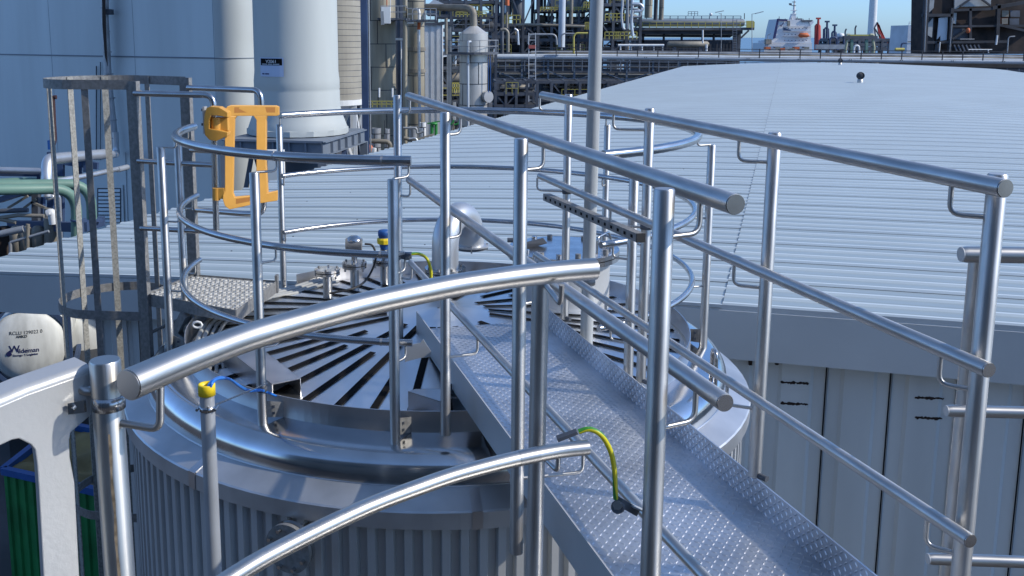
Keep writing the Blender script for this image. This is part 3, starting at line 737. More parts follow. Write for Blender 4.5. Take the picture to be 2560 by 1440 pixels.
# ------------------------------------------------------------------ earthing wires, conduit post, blue cables
ew = thing('earth_wire', 'yellow-green earth wire bridging two rails low in the foreground', 'earth wire', P(1500, 1150, 2.1))
w1 = [P(1446, 1079, 2.12), P(1475, 1073, 2.12), P(1505, 1090, 2.12), P(1527, 1130, 2.13), P(1536, 1175, 2.14), P(1538, 1215, 2.15), P(1539, 1246, 2.16)]
MB().tube(spline(w1), .0062, 12).build('wire', M_gy, ew)
MB().prism([P(1392, 1098, 2.1), P(1442, 1080, 2.1), P(1446, 1086, 2.1), P(1396, 1106, 2.1)], (0, .02, .0)).build('cable_lug', M_dark, ew)
g0 = P(1560, 1262, 2.18)
cl = MB().bar(P(1545, 1252, 2.16), P(1590, 1278, 2.19), .022, .020).build('clamp', M_dark, ew, bevel=.002)
MB().tube([P(1543, 1264, 2.13), P(1549, 1262, 2.17)], .0115, 6).build('bolt', M_flange, cl); MB().tube([P(1543, 1268, 2.15), P(1547, 1267, 2.16)], .016, 12).build('washer', M_dark, cl)
MB().bar(P(1575, 1262, 2.17), P(1612, 1278, 2.19), .03, .004).build('clamp_plate', M_panel, cl)
ew2 = thing('earth_wire', 'yellow-green earth wire hanging from the tank ring behind the posts', 'earth wire', P(1060, 650, 4.5))
w2 = [P(1026, 635, 4.55), P(1048, 635, 4.55), P(1066, 645, 4.5), P(1075, 665, 4.5), P(1078, 690, 4.5), P(1074, 730, 4.5)]
MB().tube(spline(w2), .0075, 10).build('wire', M_gy, ew2)
c2_ = MB().bar(P(992, 636, 4.52), P(1026, 642, 4.52), .03, .03).build('clamp', M_dark, ew2, bevel=.002)
for x in (998, 1018): MB().tube([P(x, 646, 4.48), P(x, 646, 4.52)], .010, 6).build('bolt', M_flange, c2_)
MB().prism([P(992, 633, 4.5), P(1010, 630, 4.5), P(1012, 636, 4.5), P(994, 640, 4.5)], (0, .03, 0)).build('clamp_plate', M_panel, c2_)
cp = thing('conduit_post', 'grey conduit pipe with yellow cap standing before the tank', 'conduit pipe', P(520, 960, 2.9))
ct = P(517, 975, 2.95); cf = V((ct.x + .0, ct.y, Z(3.6)))
MB().tube([cf, ct], .0232, 22).build('pipe', M_shaft, cp)
MB().lathe(ct, [(.0235, -.016), (.0275, -.016), (.0275, .018), (.0265, .021), (.020, .021), (.019, 0)], 26).build('cap', M_yelcap, cp)
cz = P(519, 1020, 2.95)
clm = MB().lathe((cz.x, 2.95, cz.z), [(.0235, -.008), (.0255, -.008), (.0255, .008), (.0235, .008)], 22).build('pipe_clamp', M_ring, cp)
for dx in (-.03, .028): MB().tube([(cz.x + dx, 2.93, cz.z), (cz.x + dx, 2.97, cz.z)], .005, 6).build('bolt', M_flange, clm)
MB().tube([P(520, 1020, 2.92), P(636, 972, 4.3), P(668, 958, 4.55)], .0035, 8).build('tie_rod', M_flange, cp)
for k in range(2):
    o = [0, .010][k]
    bl = [ct + V((-.006 + o, 0, -.01)), P(527 + 6 * k, 957 - k * 3, 2.95), P(548 + 5 * k, 944 + 2 * k, 3.2), P(572 + 4 * k, 947 + 2 * k, 3.6), P(596, 962 + 2 * k, 4.0), P(622, 975 + 3 * k, 4.4), P(655, 975 + 2 * k, 4.62), P(690, 990, 4.75)]
    tag(MB().tube(spline(bl), .0052, 10).build('blue_cable', M_blue), ['upper of the two blue cables arching from the yellow cap', 'lower of the two blue cables arching from the yellow cap'][k], 'cable', 'blue cables from the capped conduit')
MB().lathe(P(655, 972, 4.66), [(.02, -.012), (.027, -.012), (.027, .012), (.02, .012)], 14).build('rod_clamp', M_dark, cp)

# ------------------------------------------------------------------ caged ladder with step platform
s1 = V((P(330, 206, 6.4).x, 6.4, 0)); s2 = V((P(462, 196, 6.95).x, 6.95, 0))
ld_ = thing('caged_ladder', 'galvanised ladder with round safety cage left of the tank', 'ladder', (s1.x, s1.y, 0))
acr = (s2 - s1).normalized(); outw = V((-acr.y, acr.x, 0)); outw = outw if outw.x < 0 else -outw
for q in (s1, s2):
    m = MB(); m.bar(V((q.x, q.y, 0)), V((q.x, q.y, Z(.285))), .085, .018, up=acr)
    m.bar(V((q.x, q.y, 0)) - outw * .04, V((q.x, q.y, Z(.285))) - outw * .04, .012, .04, up=acr)
    m.build('stile', M_galv, ld_)
z_ = .3
for i in range(33):
    z_ = Z(1.75) - .28 * i
    if z_ < .2: break
    MB().tube([V((s1.x, s1.y, z_)) + outw * .0, V((s2.x, s2.y, z_))], .013, 8).build('rung', M_galv, ld_)
mid2 = (s1 + s2) / 2; half = (s2 - s1).length / 2; RC = .40; CC = mid2 + outw * .46
def cagept(k, z_):   # k 0..1 around hoop from stile 1 to stile 2
    if k < .14: q = s1.lerp(CC - acr * RC, k / .14)
    elif k > .86: q = (CC + acr * RC).lerp(s2, (k - .86) / .14)
    else:
        a = math.pi * (k - .14) / .72; q = CC - acr * RC * math.cos(a) + outw * RC * math.sin(a)
    return V((q.x, q.y, z_))
for h in (.31, 1.90, 3.40, 4.9, 6.4):
    zc = Z(h); m = MB(); n = 40
    for i in range(n + 1):
        p = cagept(i / n, zc); rr_ = (p - V((CC.x, CC.y, zc))).normalized() * .005
        m.v += [p + V((0, 0, .032)), p - V((0, 0, .032)), p + rr_ - V((0, 0, .032)), p + rr_ + V((0, 0, .032))]
    for i in range(n):
        for k in range(4): m.face([4 * i + k, 4 * i + (k + 1) % 4, 4 * (i + 1) + (k + 1) % 4, 4 * (i + 1) + k])
    m.build('hoop', M_galv, ld_)
for k in (.1, .24, .4, .55, .7, .88):
    p = cagept(k, 0); rr_ = (p - V((CC.x, CC.y, 0))).normalized(); tn = V((-rr_.y, rr_.x, 0)); q = p - rr_ * .006
    m = MB(); m.bar(V((q.x, q.y, Z(6.5))), V((q.x, q.y, Z(.285))), .046, .007, up=rr_); m.build('cage_strap', M_galvold if k in (.24, .4, .55, .7) else M_galv, ld_)  # sun-facing straps take the paler weathered copy, lit tone put into the colour
# grab rails from the stiles
def railat(pts, rad, nm='grab_rail', par=None): return MB().tube(rpath(pts, .07, 6), rad, 14).build(nm, M_ring, par or ld_)
railat([P(336, 233, 6.38), P(534, 238, 6.2), P(534, 300, 6.2), P(541, 575, 6.2)], .0205)
railat([P(470, 219, 6.9), P(652, 226, 6.55), P(654, 300, 6.55), P(660, 533, 6.55), P(620, 535, 6.6), P(486, 524, 6.95)], .0205)
for (a, b_) in ((P(345, 402, 6.38), P(534, 413, 6.2)), (P(352, 570, 6.38), P(540, 580, 6.2)), (P(477, 375, 6.93), P(655, 385, 6.55))): MB().tube([a, b_], .018, 12).build('grab_rail', M_ring, ld_)
# platform
pf_ = thing('step_platform', 'small perforated anti-slip platform between ladder and tank deck', 'platform', PH(520, 740, 1.75))
cA, cB, cC, cD = PH(365, 738, 1.75), PH(590, 780, 1.75), PH(692, 706, 1.75), PH(488, 690, 1.75)
NP = 10
for i in range(NP):
    f0 = (i + .06) / NP; f1 = (i + .94) / NP
    a, b_ = cA.lerp(cB, f0), cA.lerp(cB, f1); d_, c2 = cD.lerp(cC, f0), cD.lerp(cC, f1)
    m = MB(); m.prism([a, b_, c2, d_], (0, 0, -.03)); pl = m.build('plank', M_tread, pf_)
    m = MB()
    for jj in range(9):
        for tt in (.28, .72):
            g = (jj + .5 + (.25 if tt > .5 else 0)) / 9.5; q = a.lerp(d_, g).lerp(b_.lerp(c2, g), tt)
            m.lathe(q, [(.017, 0), (.013, .009), (.009, .009), (.007, -.002)], 8, smooth=False)
    m.build('tread_hole', M_tread, pl)['kind'] = 'stuff'
m = MB()
for a, b_ in ((cA, cB), (cB, cC), (cD, cC), (cA, cD)):
    m.bar(a - V((0, 0, .03)), b_ - V((0, 0, .03)), .006, .085)
m.build('edge_frame', M_galv, pf_)
MB().bar(cA + V((.05, 0, -.55)), cA.lerp(cB, .45) - V((0, 0, .08)), .05, .06).build('brace', M_galv, pf_)
MB().bar(cD + V((.05, 0, -.55)), cD.lerp(cC, .45) - V((0, 0, .08)), .05, .06).build('brace', M_galv, pf_)
MB().box(cC + V((0.0, 0, -.01)), (.02, .05, .13)).build('end_plate', M_galv, pf_)

# ------------------------------------------------------------------ orange self-closing safety gate
sg = thing('safety_gate', 'orange yellow cast safety gate across the ladder opening', 'safety gate', P(600, 400, 6.1))
GY = 6.08
def gq(x, y, Y=None): return P(x, y, Y or GY + (x - 560) * .0018)
# frame as bars so that both openings stay open
m = MB(); T_ = V((0, .035, 0))
def quad(m, a, b_, c2, d2, t_=T_): m.prism([gq(*a), gq(*b_), gq(*c2), gq(*d2)], t_)
m.prism([gq(*q) for q in ((562, 275), (568, 266), (576, 263), (690, 264), (697, 267), (697, 288), (692, 290), (585, 290), (562, 296))], T_)
fr_o = m.build('top_bar', M_yel, sg, bevel=.004)
m = MB(); m.prism([gq(*q) for q in ((561, 290), (592, 290), (586, 298), (584, 370), (582, 484), (586, 494), (572, 523), (562, 515), (557, 500), (557, 488), (562, 478), (562, 350))], T_); m.build('hinge_stile', M_yel, sg, bevel=.004)
m = MB(); m.prism([gq(*q) for q in ((633, 289), (667, 289), (664, 300), (663, 400), (668, 486), (640, 489), (641, 400), (641, 300))], V((0, .06, 0))); m.build('centre_bar', M_yel, sg, bevel=.003)
m = MB(); m.prism([gq(*q) for q in ((574, 490), (583, 493), (640, 488), (693, 477), (693, 502), (640, 510), (574, 524), (565, 518))], T_); m.build('bottom_bar', M_yel, sg, bevel=.004)
M_rec = mat('orange_recess_shade', (.38, .15, .02), .6)  # darker orange on thin front panels paints in the recess shade
for a0_, b0_, c0_, d0_ in (((586, 268), (633, 268), (633, 281), (586, 282)), ((645, 268), (688, 268), (688, 281), (645, 282)), ((590, 497), (640, 491), (640, 500), (590, 510))):
    MB().prism([q - V((0, .0015, 0)) for q in (gq(*a0_), gq(*b0_), gq(*c0_), gq(*d0_))], (0, .001, 0)).build('recess_shade', M_rec, fr_o)
# hinge body
m = MB(); m.prism([P(x, y, 6.0) for x, y in ((516, 270), (525, 266), (548, 268), (569, 281), (569, 294), (548, 290), (528, 288), (523, 300), (522, 322), (548, 326), (569, 331), (568, 340), (560, 344), (540, 353), (523, 350), (512, 338), (509, 310), (511, 285))], (0, .09, 0))
m.build('hinge_housing', M_yel, sg, bevel=.004)
MB().tube([P(541, 327, 6.05), P(541, 293, 6.05)], .033, 20).build('hinge_barrel', M_yel, sg)
MB().box(P(558, 310, 6.06), (.07, .05, .085)).build('hinge_knuckle', M_yel, sg, bevel=.004)
MB().box(P(513, 300, 6.07), (.012, .07, .17)).build('mounting_plate', M_panel, sg)
for y in (275, 311): MB().tube([P(504, y, 6.07), P(512, y, 6.07)], .009, 6).build('bolt', M_dark, sg)
MB().tube([P(541, 470, 6.1), P(541, 500, 6.1)], .026, 16).build('lower_pivot', M_yel, sg)
MB().box(P(553, 483, 6.1), (.05, .04, .07)).build('lower_lug', M_yel, sg, bevel=.003)

# ================================================================== surroundings
def text(body, size, loc, rotm, matl, name, parent, bend=None, shear=0, ext=.002, bold=0.):
    cu = bpy.data.curves.new(name, 'FONT'); cu.body = body; cu.size = size; cu.extrude = ext; cu.shear = shear; cu.offset = bold
    tmp = bpy.data.objects.new('tmp', cu); COL.objects.link(tmp)
    me = bpy.data.meshes.new_from_object(tmp.evaluated_get(bpy.context.evaluated_depsgraph_get()))
    bpy.data.objects.remove(tmp)
    off = parent_world(parent)
    for v in me.vertices:
        q = V(loc) + rotm @ v.co
        if bend: q = bend(q, v.co.z)
        v.co = q - off
    me.name = name; me.materials.clear(); me.materials.append(matl)
    o = bpy.data.objects.new(name, me); COL.objects.link(o); o.parent = parent; return o

# ---- unseen block added behind the viewer to darken steel reflections and sky fill
nb = thing('added_reflection_block', 'grey brown unseen block added behind the viewpoint to shape reflections', 'building', (-8, -16, 0))
MB().prism([(-30, -16, 0), (9, -16, 0), (9, -16, 24), (-30, -16, 24)], (0, -6, 0)).build('wall', mat('reflection_block_brown', (.20, .185, .165), .7, 0, var=.2, vscale=.4), nb)
for k in range(6): MB().prism([(-26 + 6 * k, -15.95, 14), (-22 + 6 * k, -15.95, 14), (-22 + 6 * k, -15.95, 17), (-26 + 6 * k, -15.95, 17)], (0, .04, 0)).build('window', M_dark, nb)  # dark panels on the added block, mirrored along with it
# ---- large pale process building at the left
pb = thing('process_building', 'large flat pale blue-grey clad building with rounded corner at left', 'building', (-9, 26, 0))
c0 = V((P(540, 200, 33.5).x, 33.5, 0)); c1 = V((P(0, 200, 41.3).x, 41.3, 0)); dw = (c0 - c1).normalized(); nw = V((dw.y, -dw.x, 0)); nw = nw if nw.y < 0 else -nw
cfar = c1 - dw * 25; TOPZ = H + 14
MB().prism([cfar, c0, c0 + V((0, 0, TOPZ)), cfar + V((0, 0, TOPZ))], -nw * .1).build('wall', M_bldg, pb)
rc = .80; cc = c0 - nw * rc; a_st = math.atan2(nw.y, nw.x)
m = MB(); n = 18; a_end = 0.15
for i in range(n + 1):
    a = a_st + (a_end - a_st) * i / n; q = cc + V((math.cos(a), math.sin(a), 0)) * rc; m.v += [V((q.x, q.y, 0)), V((q.x, q.y, TOPZ))]
e1 = m.v[-2].copy(); 
for i in range(n): m.face([2 * i, 2 * i + 2, 2 * i + 3, 2 * i + 1], True)
m.build('rounded_corner', M_corner, pb)
MB().poly([e1, e1 + V((-3, 14, 0)), e1 + V((-3, 14, TOPZ)), e1 + V((0, 0, TOPZ))]).build('side_wall', M_corner, pb)
m = MB(); zs = Z(.706)
m.bar(cfar + nw * .005 + V((0, 0, zs)), c0 + nw * .005 + V((0, 0, zs)), .03, .05)
m.tube([cc + V((math.cos(a_st + (a_end - a_st) * i / 12), math.sin(a_st + (a_end - a_st) * i / 12), 0)) * (rc + .005) + V((0, 0, zs)) for i in range(13)], .02, 6)
m.build('seam_trim', M_gsteel, pb)
def wallx(x, y, off=0.):
    d = P(x, y, 1.) - V((0, 0, H)); t_ = (c0 + nw * off).dot(nw) / d.dot(nw); return V((0, 0, H)) + d * t_
for x in (120, 330, 531):
    a = wallx(x, 10, .002); MB().bar(V((a.x, a.y, 0)), V((a.x, a.y, TOPZ)), .012, .008, up=nw).build('panel_seam', M_gsteel, pb)
zb = wallx(200, 545).z
# louvred door
lv = MB().prism([wallx(235, 462, .03), wallx(308, 462, .03), wallx(312, 570, .03), wallx(235, 560, .03)], nw * .03).build('door', M_bldg, pb)
m = MB()
for i in range(9):
    y = 474 + i * 9.4; m.prism([wallx(246, y, .07), wallx(300, y, .07), wallx(300, y + 6, .12), wallx(246, y + 6, .12)], (0, 0, .012))
m.build('louvre', M_bldg, lv)
MB().prism([wallx(243, 470, .062), wallx(303, 470, .062), wallx(303, 556, .062), wallx(243, 556, .062)], nw * .004).build('louvre_opening', M_dark, lv)
MB().bar(wallx(312, 380, .03), wallx(320, 600, .03), .05, .03, up=nw).build('door_frame', M_bldg, pb)
# vent box + conduit brackets on the wall
MB().tube([wallx(241, 165, .06), wallx(241, 400, .06)], .025, 6).build('conduit', M_dark, pb)
MB().tube(rpath([wallx(251, 155, .06), wallx(251, 400, .06)], .1), .02, 6).build('conduit', M_dark, pb)
# downpipe with dirt
dpz = thing('rainwater_pipe', 'long pale downpipe with dark soot streak on the flat building wall', 'pipe', wallx(270, 300))
a, b_ = wallx(262, -150, .35), wallx(290, 385, .35)
DP = MB().tube([a, wallx(262, 40, .35), wallx(270, 200, .35), b_], .14, 16).build('pipe', M_shaft, dpz)
MB().prism([wallx(254, -80, .53), wallx(262, -80, .54), wallx(265, 60, .54), wallx(268, 140, .54), wallx(270, 168, .53), wallx(262, 140, .52), wallx(256, 60, .52)], nw * .003).build('soot_streak', M_rust, dpz)
for y in (20, 78, 130, 185, 245, 300, 345):
    q = wallx(262 + (y - 40) * .08 if y > 40 else 262, y, .35); MB().tube([q - V((0, 0, .02)), q + V((0, 0, .02))], .147, 16).build('joint_band', M_grey, dpz)
MB().box(wallx(274, 30, .25), (.18, .4, .2)).build('bracket', M_dark, dpz)
# silver pipe running left from its foot and down
sp = thing('silver_pipe_run', 'bright aluminium clad pipe bending down before the pale building', 'pipe', P(200, 390, 23))
MB().tube(rpath([wallx(288, 330, .35), wallx(290, 387, .35), P(262, 385, 23.2), P(120, 398, 20.5), P(117, 430, 20.3), P(117, 492, 20.2)], .35, 7), .125, 14).build('pipe', M_alu, sp)
MB().tube([P(-60, 424, 20.3), P(117, 428, 20.3)], .07, 10).build('pipe', M_alu, sp)
MB().tube([P(122, 456, 20.2), P(235, 436, 21.5), P(292, 423, 23)], .06, 10).build('pipe', M_alu, sp)
MB().tube(rpath([P(118, 492, 20.2), P(120, 496, 20.2), P(147, 486, 20.4), P(152, 620, 20.4)], .12), .05, 10).build('pipe', M_alu, sp)
MB().tube([P(294, 424, 23), P(318, 418, 23.6)], .07, 10).build('end_pipe', M_grey, sp)
for k, (dx, dy, dY, lab) in enumerate(((0, 14, 0, 'front pale green pipe bending down onto the blue beam'), (40, 2, 1.0, 'rear pale green pipe bending down behind the front one'))):
    pts = rpath([P(-150, 462 + dy, 17.6 + dY), P(30, 460 + dy, 18.2 + dY), P(191 + dx * .9, 457 + dy, 19. + dY), P(191 + dx, 600, 19. + dY), P(191 + dx, 700, 19. + dY)], .5, 8)
    t_ = thing('green_pipe', lab, 'pipe', P(197 + dx, 520, 19 + dY), 'pale green pipes by the pale building')
    MB().tube(pts, .105, 16).build('pipe', M_green, t_)
    MB().tube([P(197 + dx, 548, 19 + dY), P(197 + dx, 552, 19 + dY)], .16, 16).build('clamp', M_bsteel, t_)
tag(MB().tube([P(-100, 470, 21), P(40, 462, 21), P(190, 458, 22)], .16, 12).build('green_pipe', M_green), 'third pale green pipe lying level behind the two bending ones', 'pipe', 'pale green pipes by the pale building')
bf = thing('pipe_support_frame', 'navy steel frame carrying the green and silver pipes at left', 'steel frame', P(120, 560, 20))
for (x0, y0, Y0, x1, y1, Y1, wd) in ((24, 562, 21, 210, 568, 19.3, .2), (210, 568, 19.3, 256, 552, 20.6, .2), (140, 400, 22.5, 245, 415, 22.5, .16), (-20, 432, 20.6, 102, 434, 20.6, .12), (0, 500, 21, 90, 470, 20, .12)):
    MB().bar(P(x0, y0, Y0), P(x1, y1, Y1), .12, wd).build('beam', M_bsteel, bf)
for (x, y0, y1, Y) in ((103, 430, 700, 21), (128, 380, 680, 21.5), (152, 400, 560, 22.5), (218, 395, 430, 22.4), (196, 400, 440, 22.6), (90, 480, 640, 20.8)):
    MB().bar(P(x, y0, Y), P(x, y1, Y), .14, .14).build('column', M_bsteel if x != 90 else M_dark, bf)
for (x0, y0, x1, y1) in ((20, 520, 70, 490), (78, 505, 118, 522), (60, 520, 90, 498)): MB().bar(P(x0, y0, 20.6), P(x1, y1, 20.6), .05, .05).build('brace', M_brownp, bf)
tag(MB().lathe(P(80, 485, 21.5), [(.0, -.02), (.24, -.02), (.26, .1), (.2, .2)], 12).build('pipe_fitting', M_grey), 'rounded grey pipe fitting between navy beams at left', 'fitting')
# brown upright pipes with a white cap
bp_ = thing('exhaust_stack', 'rusty brown upright pipe with bright white cap behind the cage', 'pipe', P(128, 560, 20))
MB().tube([P(131, 640, 20), P(131, 545, 20)], .17, 14).build('pipe', M_brownp, bp_)
MB().tube(rpath([P(134, 560, 19.8), P(130, 530, 19.8), P(120, 535, 19.8)], .2), .09, 12).build('white_cap', M_white, bp_)
tag(MB().tube([P(119, 660, 20.4), P(119, 520, 20.4)], .08, 10).build('upright_pipe', M_brownp), 'thin brown upright pipe beside the white capped one', 'pipe')
# dark bund wall and rails at far left
bw = thing('dark_process_unit', 'dark sheltered process equipment under rails at the far left', 'process unit', (-12, 20, 0))
MB().prism([P(-220, 590, 18.5), P(125, 560, 22), P(125, 720, 22), P(-220, 900, 18.5)], (0, .3, 0)).build('tank_wall', M_burnt, bw)
for (pts, rad, mt) in (([(0, 585), (60, 572)], .07, M_grey), ([(0, 545), (45, 538), (110, 540)], .04, M_brownp), ([(-50, 530), (70, 525)], .05, M_dark), ([(26, 606), (122, 578)], .03, M_grey), ([(26, 606), (27, 700)], .035, M_grey), ([(0, 548), (40, 556)], .04, M_brownp), ([(70, 560), (68, 640)], .04, M_brownp), ([(-20, 478), (60, 476)], .06, M_dark)):
    MB().tube([P(x, y, 18.8) for x, y in pts], rad, 8).build('pipe' if mt is not M_grey else 'rail', mt, bw)
for x in (42, 66, 96): MB().lathe(P(x, 600, 20), [(.0, -.5), (.14, -.5), (.14, .2), (.08, .3), (.02, .3)], 10).build('valve', M_brownp, bw)
# red-brown bent vent pipe with blue valve
vv = thing('small_valve_pipe', 'slim dark red bent pipe with a blue valve left of cage', 'pipe', P(137, 300, 22))
MB().tube(rpath([P(141, 243, 20.9), P(132, 243, 20.9), P(137, 350, 20.9), P(132, 368, 20.9), P(131, 396, 20.8)], .12), .045, 10).build('pipe', mat('dark_red_pipe', (.045, .016, .014), .6), vv)
MB().box(P(128, 362, 20.9), (.12, .1, .2)).build('valve', M_contb, vv); MB().tube([P(127, 342, 20.9), P(128, 358, 20.9)], .03, 8).build('handle', M_contb, vv)

# ---- tank container and open-top container beside the hall
def iso(cx, cy, Y, label, k_=.82):
    q = P(cx, cy, Y); r_ = 1.19 * k_; o = thing('tank_container', label, 'tank container', (q.x, q.y, 0), 'white tank containers')
    ax = V((-.30, .954, 0)); m = MB(); prof = []
    for i in range(9):
        a = math.pi / 2 * i / 8; prof.append((r_ * math.sin(a) if i else .01, -.42 * k_ * math.cos(a)))
    u_ = V((ax.y, -ax.x, 0)); pts = []
    n = 40
    for (rr_, zz) in prof + [(r_, 5.3 * k_)]:
        for j in range(n):
            a = 2 * math.pi * j / n; m.v.append(q + ax * zz + (u_ * math.cos(a) + V((0, 0, 1)) * math.sin(a)) * rr_)
    for i in range(9):
        for j in range(n): m.face([i * n + j, i * n + (j + 1) % n, (i + 1) * n + (j + 1) % n, (i + 1) * n + j], True)
    b_ = m.build('barrel', M_tankw, o)
    def fp(a, b2, z2): return q + (ax * z2 + u_ * a + V((0, 0, b2))) * k_
    zb_ = -q.z; hw = 1.2
    for z2 in (-.1, 5.6):
        for sx_ in (-hw, hw): MB().bar(fp(sx_, -1.35, z2), fp(sx_, 1.25, z2), .14, .14, up=ax).build('corner_post', M_bsteel, o)
        for sz in (-1.3, 1.25): MB().bar(fp(-hw, sz, z2), fp(hw, sz, z2), .12, .12).build('frame_beam', M_bsteel, o)
        for sx_ in (-1, 1):
            for sz in (-1, 1): MB().bar(fp(sx_ * hw, sz * .55, z2), fp(sx_ * .6, sz * 1.25, z2), .1, .1, up=ax).build('brace', M_bsteel, o)
    for sx_ in (-hw, hw): MB().bar(fp(sx_, -1.3, -.1), fp(sx_, -1.3, 5.6), .12, .15).build('frame_beam', M_bsteel, o)
    MB().box((q.x, q.y + 2.6, (q.z - 1.2) / 2), (1.8, 4.5, max(.3, q.z - 1.2))).build('chassis', M_dark2, o)
    return o, q, ax, u_, b_
io, q, ax, u_, brl = iso(73, 862, 24.2, 'front white tank container with company name on its domed end')
rotm = Matrix((u_, V((0, 0, 1)), -ax)).transposed()
def ondome(p, dz):
    d = p - q; a = d.dot(u_); b2 = d.z; rr_ = min(.999, math.hypot(a, b2) / .976)
    return q + u_ * a + V((0, 0, b2)) - ax * (.344 * math.sqrt(1 - rr_ * rr_) + .006 + dz * .5)
def at2(x, y): 
    p = P(x, y, 23.9); return q + u_ * (p - q).dot(u_) + V((0, 0, (p - q).z))
text('RCLU 129022 0', .122, at2(24, 835), rotm, M_dark2, 'lettering', io, ondome)
text('AMKD', .095, at2(41, 843), rotm, M_dark2, 'lettering', io, ondome, bold=.002)
text('W', .25, at2(25, 877), rotm, M_navy, 'lettering', io, ondome, shear=0, bold=.004)
text('ildeman', .165, at2(46, 880), rotm, M_navy, 'lettering', io, ondome, bold=.002)
text('Storage & Logistics', .078, at2(34, 888), rotm, M_navy, 'lettering', io, ondome, bold=.002)
# swoosh part of the emblem
m = MB(); sw = [(17, 881), (20, 876), (26, 872), (31, 872), (29, 877), (32, 884), (26, 887), (18, 886)]
m.prism([ondome(at2(x, y), 0) for x, y in sw], -ax * .004); m.build('emblem', M_navy, io)
iso(196, 868, 27.6, 'rear white tank container partly hidden behind the cage straps')
oc = thing('open_top_container', 'green container with blue rim and ochre cover on yard', 'container', (P(120, 1200, 20).x, 20, 0))
e0 = PH(8, 1170, 8.7); e1 = PH(240, 1222, 8.7); dx_ = (e1 - e0).normalized(); dy_ = V((-dx_.y, dx_.x, 0)); dy_ = V((.10, .99, 0)).normalized()
e1 = e0 + dx_ * 3.2; ez = Z(8.7)
m = MB(); corners = [e0, e1, e1 + dy_ * 2.4, e0 + dy_ * 2.4]
for i in range(4):
    a, b_ = corners[i], corners[(i + 1) % 4]; n = 14; d_ = (b_ - a); L_ = d_.normalized(); pn = V((L_.y, -L_.x, 0)); pts = []
    for k in range(n):
        for f_, o_ in ((0, 0), (.35, 0), (.5, -.04), (.85, -.04)): pts.append(a + d_ * ((k + f_) / n) + pn * o_)
    pts.append(b_)
    for p0, p1 in zip(pts[:-1], pts[1:]): m.poly([V((p0.x, p0.y, .15)), V((p1.x, p1.y, .15)), V((p1.x, p1.y, ez - .1)), V((p0.x, p0.y, ez - .1))])
m.build('body', M_contg, oc)
for i in range(4): MB().bar(corners[i] + V((0, 0, -.05)), corners[(i + 1) % 4] + V((0, 0, -.05)), .14, .14).build('rim', M_contb, oc)
m = MB(); n = 14
for i in range(n + 1):
    for j in range(n + 1):
        q2 = e0 + dx_ * 3.2 * i / n + dy_ * 2.4 * j / n; m.v.append(q2 + V((0, 0, -.10 + .10 * math.sin(i * 1.1) * math.sin(j * .9) * (0 < i < n and 0 < j < n) )))
for i in range(n):
    for j in range(n): m.face([i * (n + 1) + j, (i + 1) * (n + 1) + j, (i + 1) * (n + 1) + j + 1, i * (n + 1) + j + 1], True)
m.build('cover', M_tarp, oc)

# ---- silo with sign on its steel table
sl = thing('storage_silo', 'smooth pale grey silo with small tag sign on steel frame', 'silo', (-4.75, 29.85, 0))
SX, SY = P(741, 150, 29.85).x, 29.85; hb = 2.93
def sr(px_, y): return px_ * (29.85 * c_ + (0) * s_) / F
prof = [(1.53, Z(2.93)), (1.54, Z(2.78)), (1.46, Z(2.55)), (1.36, Z(2.3)), (1.315, Z(2.05)), (1.31, Z(1.62)), (1.30, Z(1.58)), (1.31, Z(1.54)), (1.31, Z(1.3)), (1.28, Z(1.0)), (1.275, H + 1), (1.275, H + 9), (.9, H + 10), (.01, H + 10.4)]
MB().lathe((SX, SY, 0), prof, 64).build('shell', M_silo, sl)
MB().lathe((SX, SY, 0), [(1.52, Z(2.93)), (1.57, Z(2.92)), (1.57, Z(2.76)), (1.52, Z(2.74))], 14, smooth=False).build('base_skirt', M_silo, sl)
MB().lathe((SX, SY, 0), [(1.2, Z(3.1)), (1.15, Z(4.2)), (.5, Z(5.6)), (.3, Z(6))], 24).build('hopper', M_gsteel, sl)
# sign, curved around the shell
def onsilo(px_, z_, off=.012):
    x_ = P(px_, 165, SY).x - SX; x_ = x_ * .965; return V((SX + x_ * (1 + off / 1.3), SY - math.sqrt(max(.01, 1.30 ** 2 - x_ * x_)) - off, z_))
def silo_patch(x0, x1, y0, y1, off, name, mt, par):
    m = MB(); n = 6; z0 = P(700, y0, 28.6).z; z1 = P(700, y1, 28.6).z
    for i in range(n):
        a = x0 + (x1 - x0) * i / n; b_ = x0 + (x1 - x0) * (i + 1) / n
        m.poly([onsilo(a, z1, off), onsilo(b_, z1, off), onsilo(b_, z0, off), onsilo(a, z0, off)])
    return m.build(name, mt, par)
sign = silo_patch(664, 727, 144, 192, .015, 'sign', mat('sign_pale_blue', (.42, .50, .66), .4), sl)
silo_patch(666, 723.5, 146.5, 163.5, .020, 'sign_header', M_navy if False else M_black, sign)
MW = mat('sign_white', (.75, .76, .78), .5)
rz = Matrix.Rotation(0, 3, 'Z'); rsign = Matrix(((1, 0, 0), (0, 0, -1), (0, 1, 0)))
z_ = P(700, 157.6, 28.6).z
def silobend(p, dz): x_ = p.x - SX; return V((p.x, SY - math.sqrt(1.30 ** 2 - x_ * x_) - .026 - dz, p.z))
text('V2061', .135, (onsilo(680, z_).x, 0, z_), rsign, MW, 'lettering', sign, silobend)
for x0, x1 in ((670, 684.5), (686.5, 697.5), (699.5, 716.5)): silo_patch(x0, x1, 159.8, 161.6, .024, 'small_print', M_bluepipe, sign)
for x0, x1 in ((669.5, 676), (678, 689)): silo_patch(x0, x1, 183.6, 186.6, .022, 'small_print', M_navy, sign)
